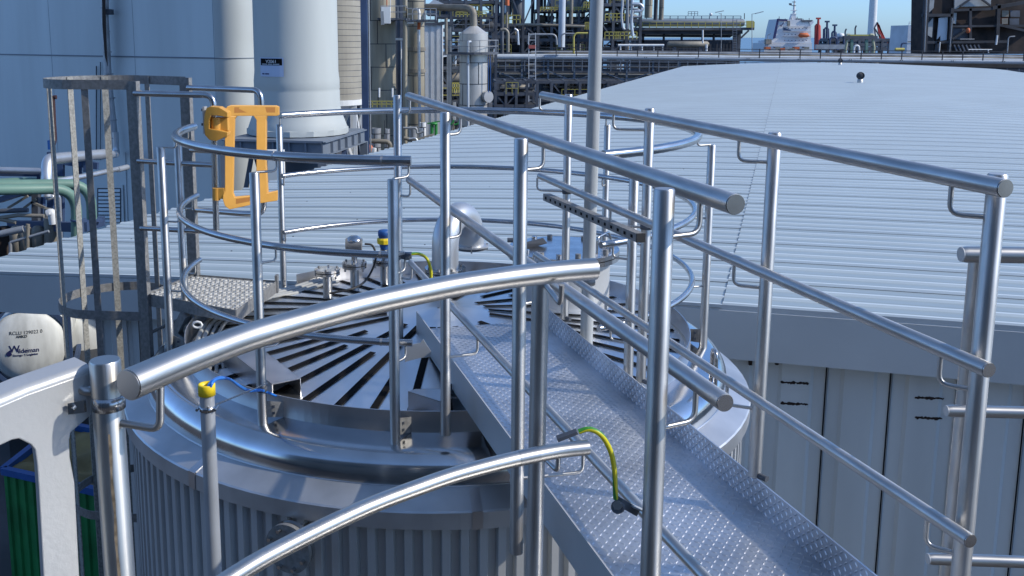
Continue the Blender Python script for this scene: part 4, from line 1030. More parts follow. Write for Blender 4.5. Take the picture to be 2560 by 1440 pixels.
# table
Ac = V((-3.75, 27.6, 0)); Bv = V((.85, 3.9, 0)); Cv = V((-2.95, .62, 0)); 
cs = [Ac, Ac + Bv, Ac + Bv + Cv, Ac + Cv]
MB().prism([p + V((0, 0, Z(2.95))) for p in [cs[0] + (Ac - cs[2]).normalized() * .1, cs[1], cs[2], cs[3]]], (0, 0, -.04)).build('table_top', M_gsteel, sl)
for i in range(4):
    a, b_ = cs[i], cs[(i + 1) % 4]
    for z_, hh in ((2.995, .03), (3.38, .03)): MB().bar(a + V((0, 0, Z(z_))), b_ + V((0, 0, Z(z_))), .22, hh).build('flange_plate', M_gsteel, sl)
    MB().bar(a + V((0, 0, Z(3.19))), b_ + V((0, 0, Z(3.19))), .04, .36).build('girder', M_gsteel, sl)
    for k in range(1, 6):
        q3 = a.lerp(b_, k / 6); MB().box((q3.x, q3.y, Z(3.19)), (.05 if i % 2 else .2, .2 if i % 2 else .05, .35)).build('stiffener', M_gsteel, sl)
    MB().bar(V((a.x, a.y, 0)), V((a.x, a.y, Z(3.38))), .24, .26).build('leg', M_gsteel, sl)
    m1 = (a + b_) / 2
    MB().bar(V((m1.x, m1.y, Z(3.4))), a.lerp(b_, .1) + V((0, 0, Z(6.4))), .13, .13, up=(0, 1, 0)).build('brace', M_bsteel, sl)
    MB().bar(V((m1.x, m1.y, Z(3.4))), a.lerp(b_, .9) + V((0, 0, Z(6.4))), .13, .13, up=(0, 1, 0)).build('brace', M_gsteel, sl)
wc = thing('control_cabinet', 'pale cabinet under the silo table seen between posts', 'cabinet', P(685, 420, 27))
MB().box(P(685, 425, 26.4), (.55, .4, 1.1)).build('cabinet_body', M_white, wc); MB().box(P(687, 420, 26.15), (.38, .02, .75)).build('door', M_bldg, wc)
# beige banded tank behind the silo
rb = thing('banded_tank', 'beige tank with horizontal bands on white legs behind the silo', 'tank', (P(826, 100, 38).x, 38, 0))
bx = P(826, 100, 38).x; zlow = P(870, 250, 37).z; m = MB(); prof = []; zz = zlow; k = 0
while zz < H + 8: prof += [(1.22, zz), (1.235, zz + .20), (1.215, zz + .215)]; zz += .222
m.lathe((bx, 38, 0), prof, 48, smooth=False); m.build('shell', M_ribt, rb)
m = MB(); zz = zlow + .21
while zz < H + 8: m.lathe((bx, 38, 0), [(1.226, zz), (1.232, zz + .02)], 40); zz += .222
m.build('band_joint', M_dark, rb)['kind'] = 'stuff'
MB().lathe((bx, 38, 0), [(1.2, zlow - .01), (1.30, zlow - .02), (1.30, zlow - .22), (1.2, zlow - .25)], 40, smooth=False).build('base_ring', M_white, rb)
for a in range(0, 360, 45):
    q3 = V((bx + 1.2 * math.cos(R(a + 10)), 38 + 1.2 * math.sin(R(a + 10)), 0)); MB().bar(q3 + V((0, 0, 2)), V((q3.x, q3.y, zlow - .2)), .13, .13).build('leg', M_white, rb)
    q4 = V((bx + 1.2 * math.cos(R(a + 55)), 38 + 1.2 * math.sin(R(a + 55)), 0)); MB().bar(q3 + V((0, 0, zlow - .3)), V((q4.x, q4.y, zlow - 2.6)), .09, .09).build('brace', M_white, rb)
tag(MB().bar(V((P(911, 100, 36).x, 36, 0)), V((P(911, 100, 36).x, 36, H + 8)), .24, .24, up=(0, 1, 0)).build('steel_column', M_bsteel), 'tall navy steel column beside the beige banded tank', 'steel column')
tag(MB().tube([V((P(921, 100, 36).x, 36.3, 3)), V((P(921, 100, 36).x, 36.3, H + 8))], .03, 6).build('cable_run', M_grey), 'thin pale cable run beside the navy column', 'cable run')

# ================================================================== process plant beyond the hall
def ring_vessel(name, label, x, wpx, Y, ytop, ybot, mt, step=None, grp=None, parts=True, cone=0, cat='column', rr=None):
    c = P(x, 93, Y); r_ = wpx / 2 * Y * c_ / F; zt = P(x, ytop, Y).z; zb_ = max(0, P(x, ybot, Y).z)
    t_ = thing(name, label, cat, (c.x, Y, zb_), grp)
    prof = [(r_, zb_), (r_, zt)]
    MB().lathe((c.x, Y, 0), prof, 40).build('shell', mt, t_)
    if cone: MB().lathe((c.x, Y, 0), [(r_ * 1.02, zt), (r_ * .3, zt + cone), (.01, zt + cone)], 24, smooth=False).build('cone', mt, t_)
    if step:
        m = MB(); z_ = zb_ + step * .5; k = 0
        while z_ < zt:
            m.lathe((c.x, Y, 0), [(r_ + .012, z_), (r_ + .012, z_ + .045)], 32)
            a = R(20 - 35 * ((k * 7) % 3)); q = V((c.x + math.sin(a) * (r_ + .01), Y - math.cos(a) * (r_ + .01), 0)); m.bar(q + V((0, 0, z_)), q + V((0, 0, z_ + step)), .04, .02, up=(0, 1, 0))
            z_ += step; k += 1
        m.build('cladding_joint', M_dark2, t_)['kind'] = 'stuff'
    return t_, c, r_
def pipe(name, label, pts, Y, px_w, mt, grp=None, rad_bend=.6, n=10, parent=None):
    Ys = Y if isinstance(Y, (list, tuple)) else [Y] * len(pts)
    r_ = px_w / 2 * Ys[0] / F
    o = MB().tube(rpath([P(x, y, yy) for (x, y), yy in zip(pts, Ys)], rad_bend, 5), r_, n).build(name, mt, parent)
    if not parent: tag(o, label, 'pipe', grp)
    return o
def railing(par, x0, x1, ytop, ybot, Y, mt, n=6, depth=0, name='railing', th=.05, Y1=None):
    Y1 = Y if Y1 is None else Y1
    m = MB(); z1 = P(x0, ytop, Y).z; z0 = P(x0, ybot, Y).z
    for (f_) in (1, .52): m.bar((P(x0, 93, Y).x, Y, z0 + (z1 - z0) * f_), (P(x1, 93, Y1).x, Y1, z0 + (z1 - z0) * f_), th, th)
    for i in range(n + 1):
        q = V((P(x0, 93, Y).x, Y, 0)).lerp(V((P(x1, 93, Y1).x, Y1, 0)), i / n); m.bar((q.x, q.y, z0), (q.x, q.y, z1), th, th, up=(0, 1, 0))
    m.build(name, mt, par)
rnd = random.Random(11)
def frame(label, x0, x1, levels, Y, depth, nx, mt=None, density=1., rails=True, base=True, braces=True, name='steel_frame', equip=True, top_open=False, seed=1):
    """open steel process structure: columns, beams, braces, pipes and equipment on its floors; levels are photo y values at distance Y"""
    rnd.seed(seed); mt = mt or M_dark
    X0, X1 = P(x0, 93, Y).x, P(x1, 93, Y).x; zs_ = [P(x0, y, Y).z for y in levels]; zs_ = [z_ for z_ in zs_ if z_ > .5]
    t_ = thing(name, label, 'steel structure', ((X0 + X1) / 2, Y, 0)); wd = .0027 * Y
    xs = [X0 + (X1 - X0) * i / nx for i in range(nx + 1)]
    for yy in (Y, Y + depth):
        for X in xs: MB().bar((X, yy, 0), (X, yy, zs_[0]), wd, wd, up=(0, 1, 0)).build('column', mt, t_)
        for z_ in zs_: MB().bar((X0, yy, z_), (X1, yy, z_), wd * .8, wd * 1.2).build('beam', mt, t_)
    for z_ in zs_:
        for X in xs: MB().bar((X, Y, z_), (X, Y + depth, z_), wd * .7, wd).build('beam', mt, t_)
        if rnd.random() < .75: MB().box(((X0 + X1) / 2, Y + depth / 2, z_ + .05), (X1 - X0, depth, .05)).build('floor_grating', M_dark2, t_)
    zz = zs_ + ([0.] if base else [])
    for i in range(len(zz) - 1):
        zt, zb_ = zz[i], zz[i + 1]; hgt = zt - zb_
        if braces:
            for k in range(nx):
                if rnd.random() < .55:
                    a, b_ = (xs[k], xs[k + 1]) if rnd.random() < .5 else (xs[k + 1], xs[k])
                    MB().bar((a, Y + .02, zb_), (b_, Y + .02, zt), wd * .5, wd * .5, up=(0, 1, 0)).build('brace', mt, t_)
        for k in range(int(density * 3)):        # level pipes
            yy = Y + rnd.uniform(.1, .9) * depth; z_ = zb_ + hgt * rnd.uniform(.15, .85); r_ = rnd.choice((.06, .09, .14, .2)) * Y / 90
            xa = rnd.uniform(X0, X0 + (X1 - X0) * .5); xb = rnd.uniform(xa + 1, X1)
            pts = [(xa, yy, z_), (xb, yy, z_)]
            if rnd.random() < .5: pts = [(xa, yy, zb_)] + pts
            if rnd.random() < .5: pts = pts + [(xb, yy, zt)]
            MB().tube(rpath(pts, .4, 3), r_, 8).build('pipe', rnd.choice((M_grey, M_brownp, M_dark, M_dark, M_bsteel, M_alu, M_brownp)), t_)
        for k in range(int(density * 3)):        # upright pipes
            X = rnd.uniform(X0, X1); yy = Y + rnd.uniform(0, 1) * depth; r_ = rnd.choice((.05, .07, .12, .2)) * Y / 90
            MB().tube([(X, yy, zb_), (X, yy, zt)], r_, 8).build('pipe', rnd.choice((M_grey, M_brownp, M_dark, M_dark, M_alu, M_bsteel)), t_)
        if equip:
            for k in range(max(1, int(density * nx * .6))):
                X = rnd.uniform(X0 + .5, X1 - .5); yy = Y + rnd.uniform(.3, .8) * depth; r_ = min(hgt * .3, rnd.uniform(.3, .8) * Y / 90); ty = rnd.random()
                mm = rnd.choice((M_brownp, M_grey, M_dark, M_dark2, M_brownp, M_dark))
                if ty < .4: MB().lathe((X, yy, zb_), [(.01, .1), (r_ * .7, .15), (r_, .3), (r_, hgt * .6), (r_ * .7, hgt * .7), (.01, hgt * .75)], 14).build('vessel', mm, t_)
                elif ty < .75: 
                    L_ = rnd.uniform(1, 2.2); MB().tube([(X - L_, yy, zb_ + r_ * 1.2), (X - L_ * .9, yy, zb_ + r_ * 1.2), (X + L_ * .9, yy, zb_ + r_ * 1.2), (X + L_, yy, zb_ + r_ * 1.2)], [r_ * .6, r_, r_, r_ * .6], 14).build('drum', mm, t_)
                else: MB().box((X, yy, zb_ + hgt * .25), (rnd.uniform(.6, 1.6), .8, hgt * .5)).build('cabinet', mm, t_)
        if rails and rnd.random() < .6:
            ra = rnd.uniform(x0, x0 + (x1 - x0) * .5); rb_ = rnd.uniform(ra + (x1 - x0) * .25, x1)
            zq = zb_; m = MB(); Xa, Xb = P(ra, 93, Y).x, P(rb_, 93, Y).x
            for f_ in (.55, 1.1): m.bar((Xa, Y - .1, zq + f_), (Xb, Y - .1, zq + f_), .05, .05)
            nn = max(2, int((Xb - Xa) / 1.2))
            for q in range(nn + 1): m.bar((Xa + (Xb - Xa) * q / nn, Y - .1, zq), (Xa + (Xb - Xa) * q / nn, Y - .1, zq + 1.1), .05, .05, up=(0, 1, 0))
            m.build('railing', M_yrail if rnd.random() < .6 else M_grey, t_)
    return t_
def clad_block(label, x0, x1, ytop, Y, depth, mt, cat='building', name='clad_building'):
    X0, X1 = P(x0, 93, Y).x, P(x1, 93, Y).x; zt = P(x0, ytop, Y).z
    t_ = thing(name, label, cat, ((X0 + X1) / 2, Y, 0))
    m = MB(); nn = max(3, int((X1 - X0) / .5))
    for i in range(nn):
        a = X0 + (X1 - X0) * i / nn; b_ = X0 + (X1 - X0) * (i + 1) / nn; mi = (a + b_) / 2
        m.poly([(a, Y, 0), (mi, Y, 0), (mi, Y, zt), (a, Y, zt)]); m.poly([(mi, Y, 0), (mi, Y + .06, 0), (mi, Y + .06, zt), (mi, Y, zt)]); m.poly([(mi, Y + .06, 0), (b_, Y + .06, 0), (b_, Y + .06, zt), (mi, Y + .06, zt)])
        m.poly([(b_, Y + .06, 0), (b_, Y, 0), (b_, Y, zt), (b_, Y + .06, zt)])
    m.prism([(X0, Y + .1, 0), (X1, Y + .1, 0), (X1, Y + depth, 0), (X0, Y + depth, 0)], (0, 0, zt)); m.build('wall', mt, t_)
    MB().bar((X0 - .1, Y - .05, zt + .08), (X1 + .1, Y - .05, zt + .08), .2, .2).build('roof_edge', M_dark, t_)
    return t_

# tall stained columns at the left of the plant
t1, c_1, r_1 = ring_vessel('distillation_column', 'wide stained insulated column right of the navy steel column', 955, 68, 62, -120, 640, M_col, 1.45, cat='column')
t2, c_2, r_2 = ring_vessel('distillation_column', 'second stained column with an orange marked pipe in front', 1039, 44, 64, -120, 640, M_col, 1.6, cat='column')
for y in (118, 172): 
    z_ = P(1039, y, 64).z; MB().lathe((c_2.x, 64, 0), [(r_2, z_), (r_2 + .08, z_), (r_2 + .08, z_ - .25), (r_2, z_ - .25)], 28, smooth=False).build('stiffening_ring', M_brownp, t2)
pipe('brown_pipe', 'tall slender jointed pipe between the two stained columns', [(1013, -60), (1013, 560)], 60, 11, M_col)
p_ = thing('silver_riser', 'bright riser pipe with an orange top bend on second column', 'pipe', P(1048, 150, 61))
MB().tube(rpath([P(1034, 24, 61.5), P(1048, 22, 61), P(1048, 60, 61)], .3), .09, 10).build('bend', M_white, p_)
MB().tube([P(1048, 56, 61), P(1047, 74, 61)], .105, 10).build('orange_section', M_orange, p_); MB().tube([P(1047, 74, 61), P(1050, 400, 61)], .09, 10).build('pipe', M_alu, p_)
tag(MB().tube([P(1003, 100, 61), P(1003, 420, 61)], .035, 8).build('thin_pipe', M_white), 'thin white upright pipe beside the wide stained column', 'pipe')
tag(MB().tube([P(989, 98, 61), P(1006, 98, 61)], .08, 10).build('insulated_stub', M_white), 'short white insulated stub sticking out of the wide column', 'pipe')
pl = thing('column_platform', 'grey access platform wrapped round the two stained columns', 'platform', P(1020, 50, 60))
MB().box((P(985, 48, 61).x, 61, P(985, 48, 61).z), (1.9, 2.4, .12)).build('deck', M_dark, pl); MB().box((P(1055, 52, 61).x, 61, P(1055, 52, 61).z), (1.9, 2.4, .12)).build('deck', M_dark, pl)
railing(pl, 953, 1017, 15, 46, 59.8, M_grey, 3); railing(pl, 1017, 1091, 21, 50, 59.8, M_grey, 5)
MB().box(P(965, 38, 59.7), (.55, .3, 1.0)).build('cabinet', M_white, pl); MB().bar(P(955, 28, 59.6), P(957, 62, 59.6), .2, .15, up=(0, 1, 0)).build('cabinet_door', M_grey, pl)
MB().bar(P(968, 60, 60), P(985, 48, 60), .12, .12).build('brace', M_dark, pl); MB().tube([P(1018, 57, 60), P(1035, 57, 60)], .07, 8).build('lamp_tube', M_white, pl)
railing(pl, 917, 1000, 253, 268, 58, M_yrail, 7)
for x in (948, 981): MB().tube([P(x, 220, 58), P(x, 243, 58)], .06, 8).build('lamp_tube', M_white, pl)
for k, x in enumerate((958, 967, 976)): tag(MB().tube([P(x, -40, 60.5), P(x, 40, 60.5)], .03, 6).build('instrument_tube', [M_brownp, M_orange, M_white][k]), ['thin brown tube running up the wide column', 'thin orange tube running up the wide column', 'thin white tube running up the wide column'][k], 'tube', 'thin tubes up the wide column')
# lower equipment between columns and roof edge
for k, (x, w_, y0, y1, mt, lab) in enumerate(((937, 26, 320, 520, M_grey, 'squat grey vessel at the foot of the wide column'), (965, 14, 322, 520, M_alu, 'slim silver vessel beside the squat grey vessel'), (1032, 22, 316, 500, M_grey, 'grey vessel under the second stained column'), (1056, 16, 306, 370, M_white, 'white box-like drum next to the grey vessel'))):
    ring_vessel('small_vessel', lab, x, w_, 56, y0, y1, mt, .8, cat='vessel')
pipe('elbow_pipe', 'brown horizontal pipe bending down in front of the squat vessel', [(918, 352), (968, 354), (975, 360), (975, 420)], 52, 12, M_brownp, rad_bend=.25)
pipe('elbow_pipe', 'grey hooked pipe just above the roof edge', [(1008, 320), (1042, 320), (1042, 335), (1060, 328)], 50, 6, M_grey, rad_bend=.15)
pipe('elbow_pipe', 'pair of crossing brown pipes low above the roof edge', [(1010, 345), (1040, 352), (1085, 338)], 50, 10, M_brownp, rad_bend=.3)
pipe('elbow_pipe', 'small silver bend low beside the crossing brown pipes', [(1022, 348), (1040, 345), (1046, 358), (1046, 400)], 48, 6, M_alu, rad_bend=.2)
tag(MB().lathe(P(925, 376, 52), [(.01, -.1), (.12, -.1), (.2, .1), (.12, .3), (.01, .34)], 14).build('pump', M_orange), 'small orange pump housing at the foot of the navy column', 'pump')
tag(MB().tube([P(935, 385, 50), P(936, 370, 50)], .12, 12).build('cream_valve', M_white), 'small cream round valve near the orange pump', 'valve')
gv = thing('green_valve', 'bright green valve unit standing beyond the roof edge', 'valve', P(1085, 330, 52))
MB().tube([P(1080, 312, 52), P(1080, 350, 52)], .10, 12).build('left_cylinder', M_greenp, gv); MB().tube([P(1090, 310, 52), P(1090, 348, 52)], .09, 12).build('cylinder', M_greenp, gv)
MB().bar(P(1068, 309, 52), P(1100, 303, 52), .06, .06).build('cross_bar', M_greenp, gv); MB().lathe(P(1085, 308, 52), [(.01, -.1), (.2, -.08), (.2, .02), (.01, .05)], 14).build('bonnet', M_greenp, gv)
for k, x in enumerate((1120, 1135)): tag(MB().tube(rpath([P(x, 312, 53), P(x + 10, 310, 53), P(x + 14, 300, 53)], .1), .05, 8).build('green_hose', M_greenp), ['left short green hose bend near the green valve', 'right short green hose bend near the green valve'][k], 'hose')
# stainless column with platform and large gooseneck duct
t3, c_3, r_3 = ring_vessel('stainless_column', 'shiny stainless column with conical top and ring platform', 1184, 70, 60, 84, 620, M_ss, 1.3, cone=.45, cat='column')
MB().lathe((c_3.x, 60, 0), [(r_3 * 1.02, P(1184, 84, 60).z), (r_3 * 1.03, P(1184, 130, 60).z)], 40).build('upper_jacket', M_ss, t3)
zt = P(1184, 84, 60).z
MB().tube(rpath([V((c_3.x, 60, zt + .2)), P(1183, 25, 60), P(1165, 20, 60.5), P(1040, 17, 66)], 1.1, 10), .225, 20).build('duct', M_brownp, t3)
m = MB()
for i in range(8): 
    a = i / 8 * 1.4; q = P(1183 - 12 * (1 - math.cos(a)) * 1.6, 50 - 26 * math.sin(a), 60); m.lathe(q, [(.24, -.02), (.24, .02)], 16)
zp = P(1184, 130, 60).z
m2 = MB(); m2.lathe((c_3.x, 60, 0), [(r_3, zp), (1.55, zp), (1.55, zp - .14), (r_3, zp - .14)], 20, smooth=False); m2.build('platform', M_dark, t3)
m = MB()
for f_ in (.5, 1.0): m.tube([V((c_3.x + 1.52 * math.cos(i * math.pi / 10), 60 + 1.52 * math.sin(i * math.pi / 10), zp + .72 * f_)) for i in range(20)], .022, 6, closed=True)
for i in range(14): a = i * 2 * math.pi / 14; m.bar((c_3.x + 1.52 * math.cos(a), 60 + 1.52 * math.sin(a), zp), (c_3.x + 1.52 * math.cos(a), 60 + 1.52 * math.sin(a), zp + .72), .04, .04, up=(0, 1, 0))
m.build('railing', M_grey, t3)
MB().tube(rpath([P(1177, 104, 58.9), P(1170, 104, 58.8), P(1170, 150, 58.8), P(1171, 420, 58.8)], .2), .075, 10).build('riser_pipe', M_bluepipe, t3)
MB().tube([P(1170, 157, 58.8), P(1170, 163, 58.8)], .11, 10).build('flange', M_grey, t3)
MB().tube([P(1222, 242, 59.2), P(1216, 242, 59.4)], .36, 18).build('manway', M_grey, t3)
m = MB()
for X in (1221, 1226): m.tube([P(X, 133, 59.2), P(X, 230, 59.2)], .02, 6)
m.build('ladder', M_contb, t3)
# clad buildings between; dark blocks are backing added so frame gaps read dark
clad_block('pale ribbed clad building between the columns and stainless column', 1062, 1106, 62, 72, 6, M_white)
clad_block('narrow pale green tall panel box left of stainless column', 1117, 1130, 62, 70, 1.2, M_torn)
clad_block('low dark backing block added behind the stained columns and racks', 990, 1480, 172, 128, 10, M_dark2)
clad_block('dark block behind the centre frames reaching to the sky line', 1225, 1500, 66, 140, 8, M_dark2)
clad_block('dark low block under the right end of the vessel platform', 1600, 1850, 102, 150, 8, M_dark2)
clad_block('dark tall block left behind the banded tank and columns', 880, 1060, -60, 84, 6, M_dark)
pipe('tall_brown_pipe', 'tall rusty brown pipe left of the stainless column', [(1115, 45), (1115, 135)], 68, 8, M_brownp)
# open frames
F1 = frame('dark frame between second stained column and stainless column', 1062, 1152, [135, 170, 215, 255, 300], 76, 5, 3, seed=3, density=1.4)
F2 = frame('tall dark frame behind the stainless column top', 1090, 1240, [-40, 5, 40, 75, 118, 160], 100, 7, 4, seed=5, density=1.3)
F3 = frame('dark central process frame with blue columns left of the mast', 1232, 1345, [-30, 62, 92, 135, 170], 112, 8, 3, seed=8, density=1.5, mt=M_dark)
F4 = frame('high process structure with yellow rails directly behind the mast', 1345, 1480, [-60, 25, 62, 100, 135], 116, 9, 4, seed=9, density=1.5)
F5 = frame('process structure with many risers right of the mast', 1498, 1600, [-50, 12, 52, 98, 130], 114, 8, 3, seed=12, density=1.7)
F6 = frame('lower frame of crossed braces under the pipe bridge', 1240, 1345, [205, 235, 265, 300], 92, 4, 4, seed=15, density=1.0, mt=M_dark)
F7 = frame('dark frame under the pipe bridge right of the mast', 1345, 1560, [205, 250], 100, 4, 6, seed=17, density=1.0, mt=M_dark)
# extra details on the frames
for par, a in ((F3, (1262, 1300, 38, 60, 111)), (F4, (1350, 1395, 18, 28, 115)), (F4, (1395, 1475, 18, 28, 115)), (F5, (1512, 1560, 34, 52, 113)), (F5, (1540, 1592, 80, 98, 110)), (F5, (1512, 1545, 80, 98, 112)), (F4, (1458, 1476, 5, 20, 114)), (F4, (1462, 1476, 56, 74, 114)), (F2, (1140, 1215, 30, 42, 99)), (F1, (1075, 1100, 232, 250, 75)), (F1, (1130, 1148, 208, 232, 75)), (F2, (1065, 1100, 225, 262, 74))):
    railing(par, a[0], a[1], a[2], a[3], a[4], M_yrail, max(3, (a[1] - a[0]) // 9), th=.09)
for k, (pts, Y, w_, mt, lab) in enumerate((
    ([(1556, 0), (1556, 15), (1553, 40), (1557, 70), (1562, 74)], 110, 6, M_bluepipe, 'left grey riser of the bundle right of mast'),
    ([(1569, -20), (1569, 72)], 109, 7, M_grey, 'middle grey riser of the bundle right of mast'),
    ([(1581, -20), (1581, 15), (1578, 60), (1582, 90)], 109, 8, M_alu, 'right silver riser of the bundle right of mast'),
    ([(1580, 10), (1600, 10), (1608, 18), (1604, 28), (1585, 28)], 108, 8, M_alu, 'upper silver loop on the riser bundle'),
    ([(1582, 22), (1600, 24), (1602, 42), (1583, 42)], 108, 6, M_grey, 'lower grey loop on the riser bundle'),
    ([(1434, 134), (1434, 90), (1440, 83), (1470, 83)], 105, 5, M_yrail, 'cream yellow bent pipe left of the mast'),
    ([(1404, 125), (1404, 88), (1410, 84), (1436, 84)], 106, 4, M_grey, 'grey bent pipe beside the cream yellow one'),
    ([(1290, 62), (1345, 62), (1462, 66)], 109, 7, M_brownp, 'long grey brown pipe along the central frame'),
    ([(1252, 75), (1262, 72), (1270, 80), (1270, 130)], 96, 8, M_brownp, 'thick brown hooked pipe right of stainless column'),
    ([(1286, 72), (1294, 76), (1296, 112)], 96, 6, M_alu, 'white curved pipe in the central frame'),
    ([(1255, -10), (1255, 135)], 98, 9, M_dark, 'dark tall riser right of the stainless column top'),
    ([(1267, 30), (1267, 70)], 97, 6, M_brownp, 'short brown riser near the dark tall riser'),
    ([(1320, 110), (1322, 86), (1390, 86), (1392, 112)], 104, 5, M_grey, 'low grey pipe portal left of the pale stack'))):
    pipe('process_pipe', lab, pts, Y, w_, mt, 'process pipes of the far plant', rad_bend=.5)
tag(MB().tube([P(1268, -40, 97), P(1268, 14, 97)], .22, 10).build('orange_pipe', M_orange), 'orange topped riser against the sky by the central frame', 'pipe')
ring_vessel('pale_stack', 'pale blue-grey tall stack left of the near mast', 1404, 17, 108, -100, 118, M_bluepipe, None, cat='stack')
ring_vessel('stack', 'brown grey thin stack between pale stack and mast', 1427, 9, 112, -100, 60, M_brownp, None, cat='stack')
ring_vessel('slender_column', 'left beige slender column standing on the vessel platform', 1619, 19, 125, -60, 44, M_col, 3, cat='column')
ring_vessel('slender_column', 'right dark beige slender column with a small ladder', 1651, 12, 125, -60, 50, M_brownp, 3, cat='column')
ring_vessel('slender_column', 'dark slim column between the two beige slender columns', 1637, 10, 126, -60, 50, M_dark, 3, cat='column')
hh = thing('sloped_roof_shed', 'light blue sloped roof piece high behind the big duct', 'roof', P(1090, 5, 90))
MB().prism([P(1062, 18, 90), P(1085, -2, 90), P(1115, 12, 90), P(1080, 20, 90)], (0, 3, 0)).build('roof_sheet', M_bluepipe, hh)
kk = thing('furnace_hood', 'grey pyramid shaped furnace hood at top left of mast', 'hood', P(1400, 5, 118))
MB().prism([P(1375, 14, 117), P(1388, -30, 117), P(1440, -30, 117), P(1462, 24, 117), P(1445, 26, 117)], (0, 5, 0)).build('hood', M_grey, kk)

# ---- pipe bridge crossing behind the hall
br = thing('pipe_bridge', 'long pipe bridge with fat pale pipe and trusses crossing behind hall', 'pipe bridge', (0, 106, 0))
BZ = P(1500, 143, 106).z; xa, xb = P(1062, 143, 106).x, P(2720, 150, 106).x; slope = -(P(0, 155, 106).z - P(0, 158.5, 106).z)
def bz(X, y): return P(1500, y, 106).z - (X - P(1500, 93, 106).x) / (P(2560, 93, 106).x - P(1500, 93, 106).x) * (P(0, 143, 106).z - P(0, 155, 106).z) * (1 if X > P(1500, 93, 106).x else .0)
def bl(y, X0=None, X1=None, n=20, dy=0):
    X0 = xa if X0 is None else X0; X1 = xb if X1 is None else X1
    return [V((X0 + (X1 - X0) * i / n, 106 + dy, bz(X0 + (X1 - X0) * i / n, y))) for i in range(n + 1)]
MB().tube(bl(142, P(1228, 93, 106).x), .30, 16).build('fat_pipe', M_bluepipe, br)
MB().tube([P(1066, 139, 90), P(1130, 140, 92), P(1155, 146, 93)], [.28, .28, .12], 14).build('tapered_pipe', M_bluepipe, br)
MB().tube(bl(130, P(1330, 93, 106).x, dy=.8), .11, 8).build('pipe', M_grey, br); MB().tube(bl(134, P(1330, 93, 106).x, dy=.6), .09, 8).build('pipe', M_brownp, br)
MB().tube(bl(127, P(1480, 93, 106).x, dy=1.5), .08, 8).build('pipe', M_dark, br)
x_ = 1356
while x_ < 2580:
    for dx in (0, 5):
        X = P(x_ + dx, 93, 106).x; MB().box((X, 105.66, bz(X, 142)), (.05, .06, .10)).build('pipe_shoe', M_dark2, br)
    x_ += 128
for y, wd in ((176, .28), (203, .22)): 
    q = bl(y, P(1235, 93, 106).x, P(1800, 93, 106).x, 2, .3); MB().bar(q[0], q[-1], wd, wd * 1.4).build('chord', M_dark, br)
for y in (152, 163): q = bl(y, P(1235, 93, 106).x, P(1900, 93, 106).x, 2, -.3); MB().bar(q[0], q[-1], .06, .06).build('rail', M_gsteel, br)
for i in range(27):
    X = P(1240 + i * 24, 93, 106).x; MB().bar((X, 105.7, bz(X, 150)), (X, 105.7, bz(X, 178)), .09, .09, up=(0, 1, 0)).build('rail_post', M_gsteel, br)
for i in range(9):
    X = P(1240 + i * 66, 93, 106).x; X2 = P(1240 + (i + 1) * 66, 93, 106).x; MB().bar((X, 106.2, bz(X, 150)), (X, 106.2, bz(X, 206)), .2, .2, up=(0, 1, 0)).build('truss_post', M_gsteel, br)
    a, b_ = ((X, 106.2, bz(X, 203)), (X2, 106.2, bz(X2, 178))) if i % 2 else ((X, 106.2, bz(X, 178)), (X2, 106.2, bz(X2, 203)))
    MB().bar(a, b_, .12, .12).build('diagonal', M_gsteel, br)
for y, r_, mt in ((187, .12, M_grey), (192, .10, M_brownp), (198, .14, M_grey), (182, .08, M_alu), (158, .10, M_alu), (168, .09, M_dark), (155, .2, M_dark)): 
    MB().tube(bl(y, P(1235, 93, 106).x, P(1820, 93, 106).x, 3, 1.0), r_, 8).build('pipe', mt, br)
for x_ in (1245, 1330, 1480, 1545, 1700, 1900, 2100, 2300, 2500):
    X = P(x_, 93, 106).x; MB().bar((X, 106.4, 0), (X, 106.4, bz(X, 176)), .35, .35, up=(0, 1, 0)).build('column', M_dark, br)
for y, r_, mt in ((166, .10, M_dark), (171, .12, M_grey), (176, .12, M_dark), (181, .14, M_grey), (187, .16, M_dark)):
    MB().tube(bl(y, P(2230, 93, 106).x, P(2720, 93, 106).x, 3, 1.4), r_, 8).build('pipe', mt, br)
MB().prism([V((P(2230, 93, 106).x, 108, bz(P(2230, 93, 106).x, 149))), V((xb, 108, bz(xb, 149))), V((xb, 108, bz(xb, 205))), V((P(2230, 93, 106).x, 108, bz(P(2230, 93, 106).x, 205)))], (0, .2, 0)).build('side_girder', M_dark2, br)
for i in range(14):
    X = P(2280 + i * 30, 93, 106).x; MB().bar((X, 105.6, bz(X, 160)), (X, 105.6, bz(X, 185)), .07, .07, up=(0, 1, 0)).build('rail_post', M_gsteel, br)
# dark walkway railing on the bridge
wr = thing('walkway_railing', 'long black railing running above the fat pale pipe', 'railing', (10, 104.5, 0))
q = bl(117.5, P(1335, 93, 106).x, dy=-1.5); MB().bar(q[0], q[-1], .07, .07).build('top_bar', M_dark2, wr)
for y in (125, 137): q = bl(y, P(1335, 93, 106).x, dy=-1.5); MB().bar(q[0], q[-1], .05, .05).build('lower_bar', M_dark2, wr)
x_ = 1340
while x_ < 2600:
    X = P(x_, 93, 104.5).x; MB().bar((X, 104.5, bz(X, 117)), (X, 104.5, bz(X, 140)), .09, .09, up=(0, 1, 0)).build('post', M_dark2, wr); x_ += 51
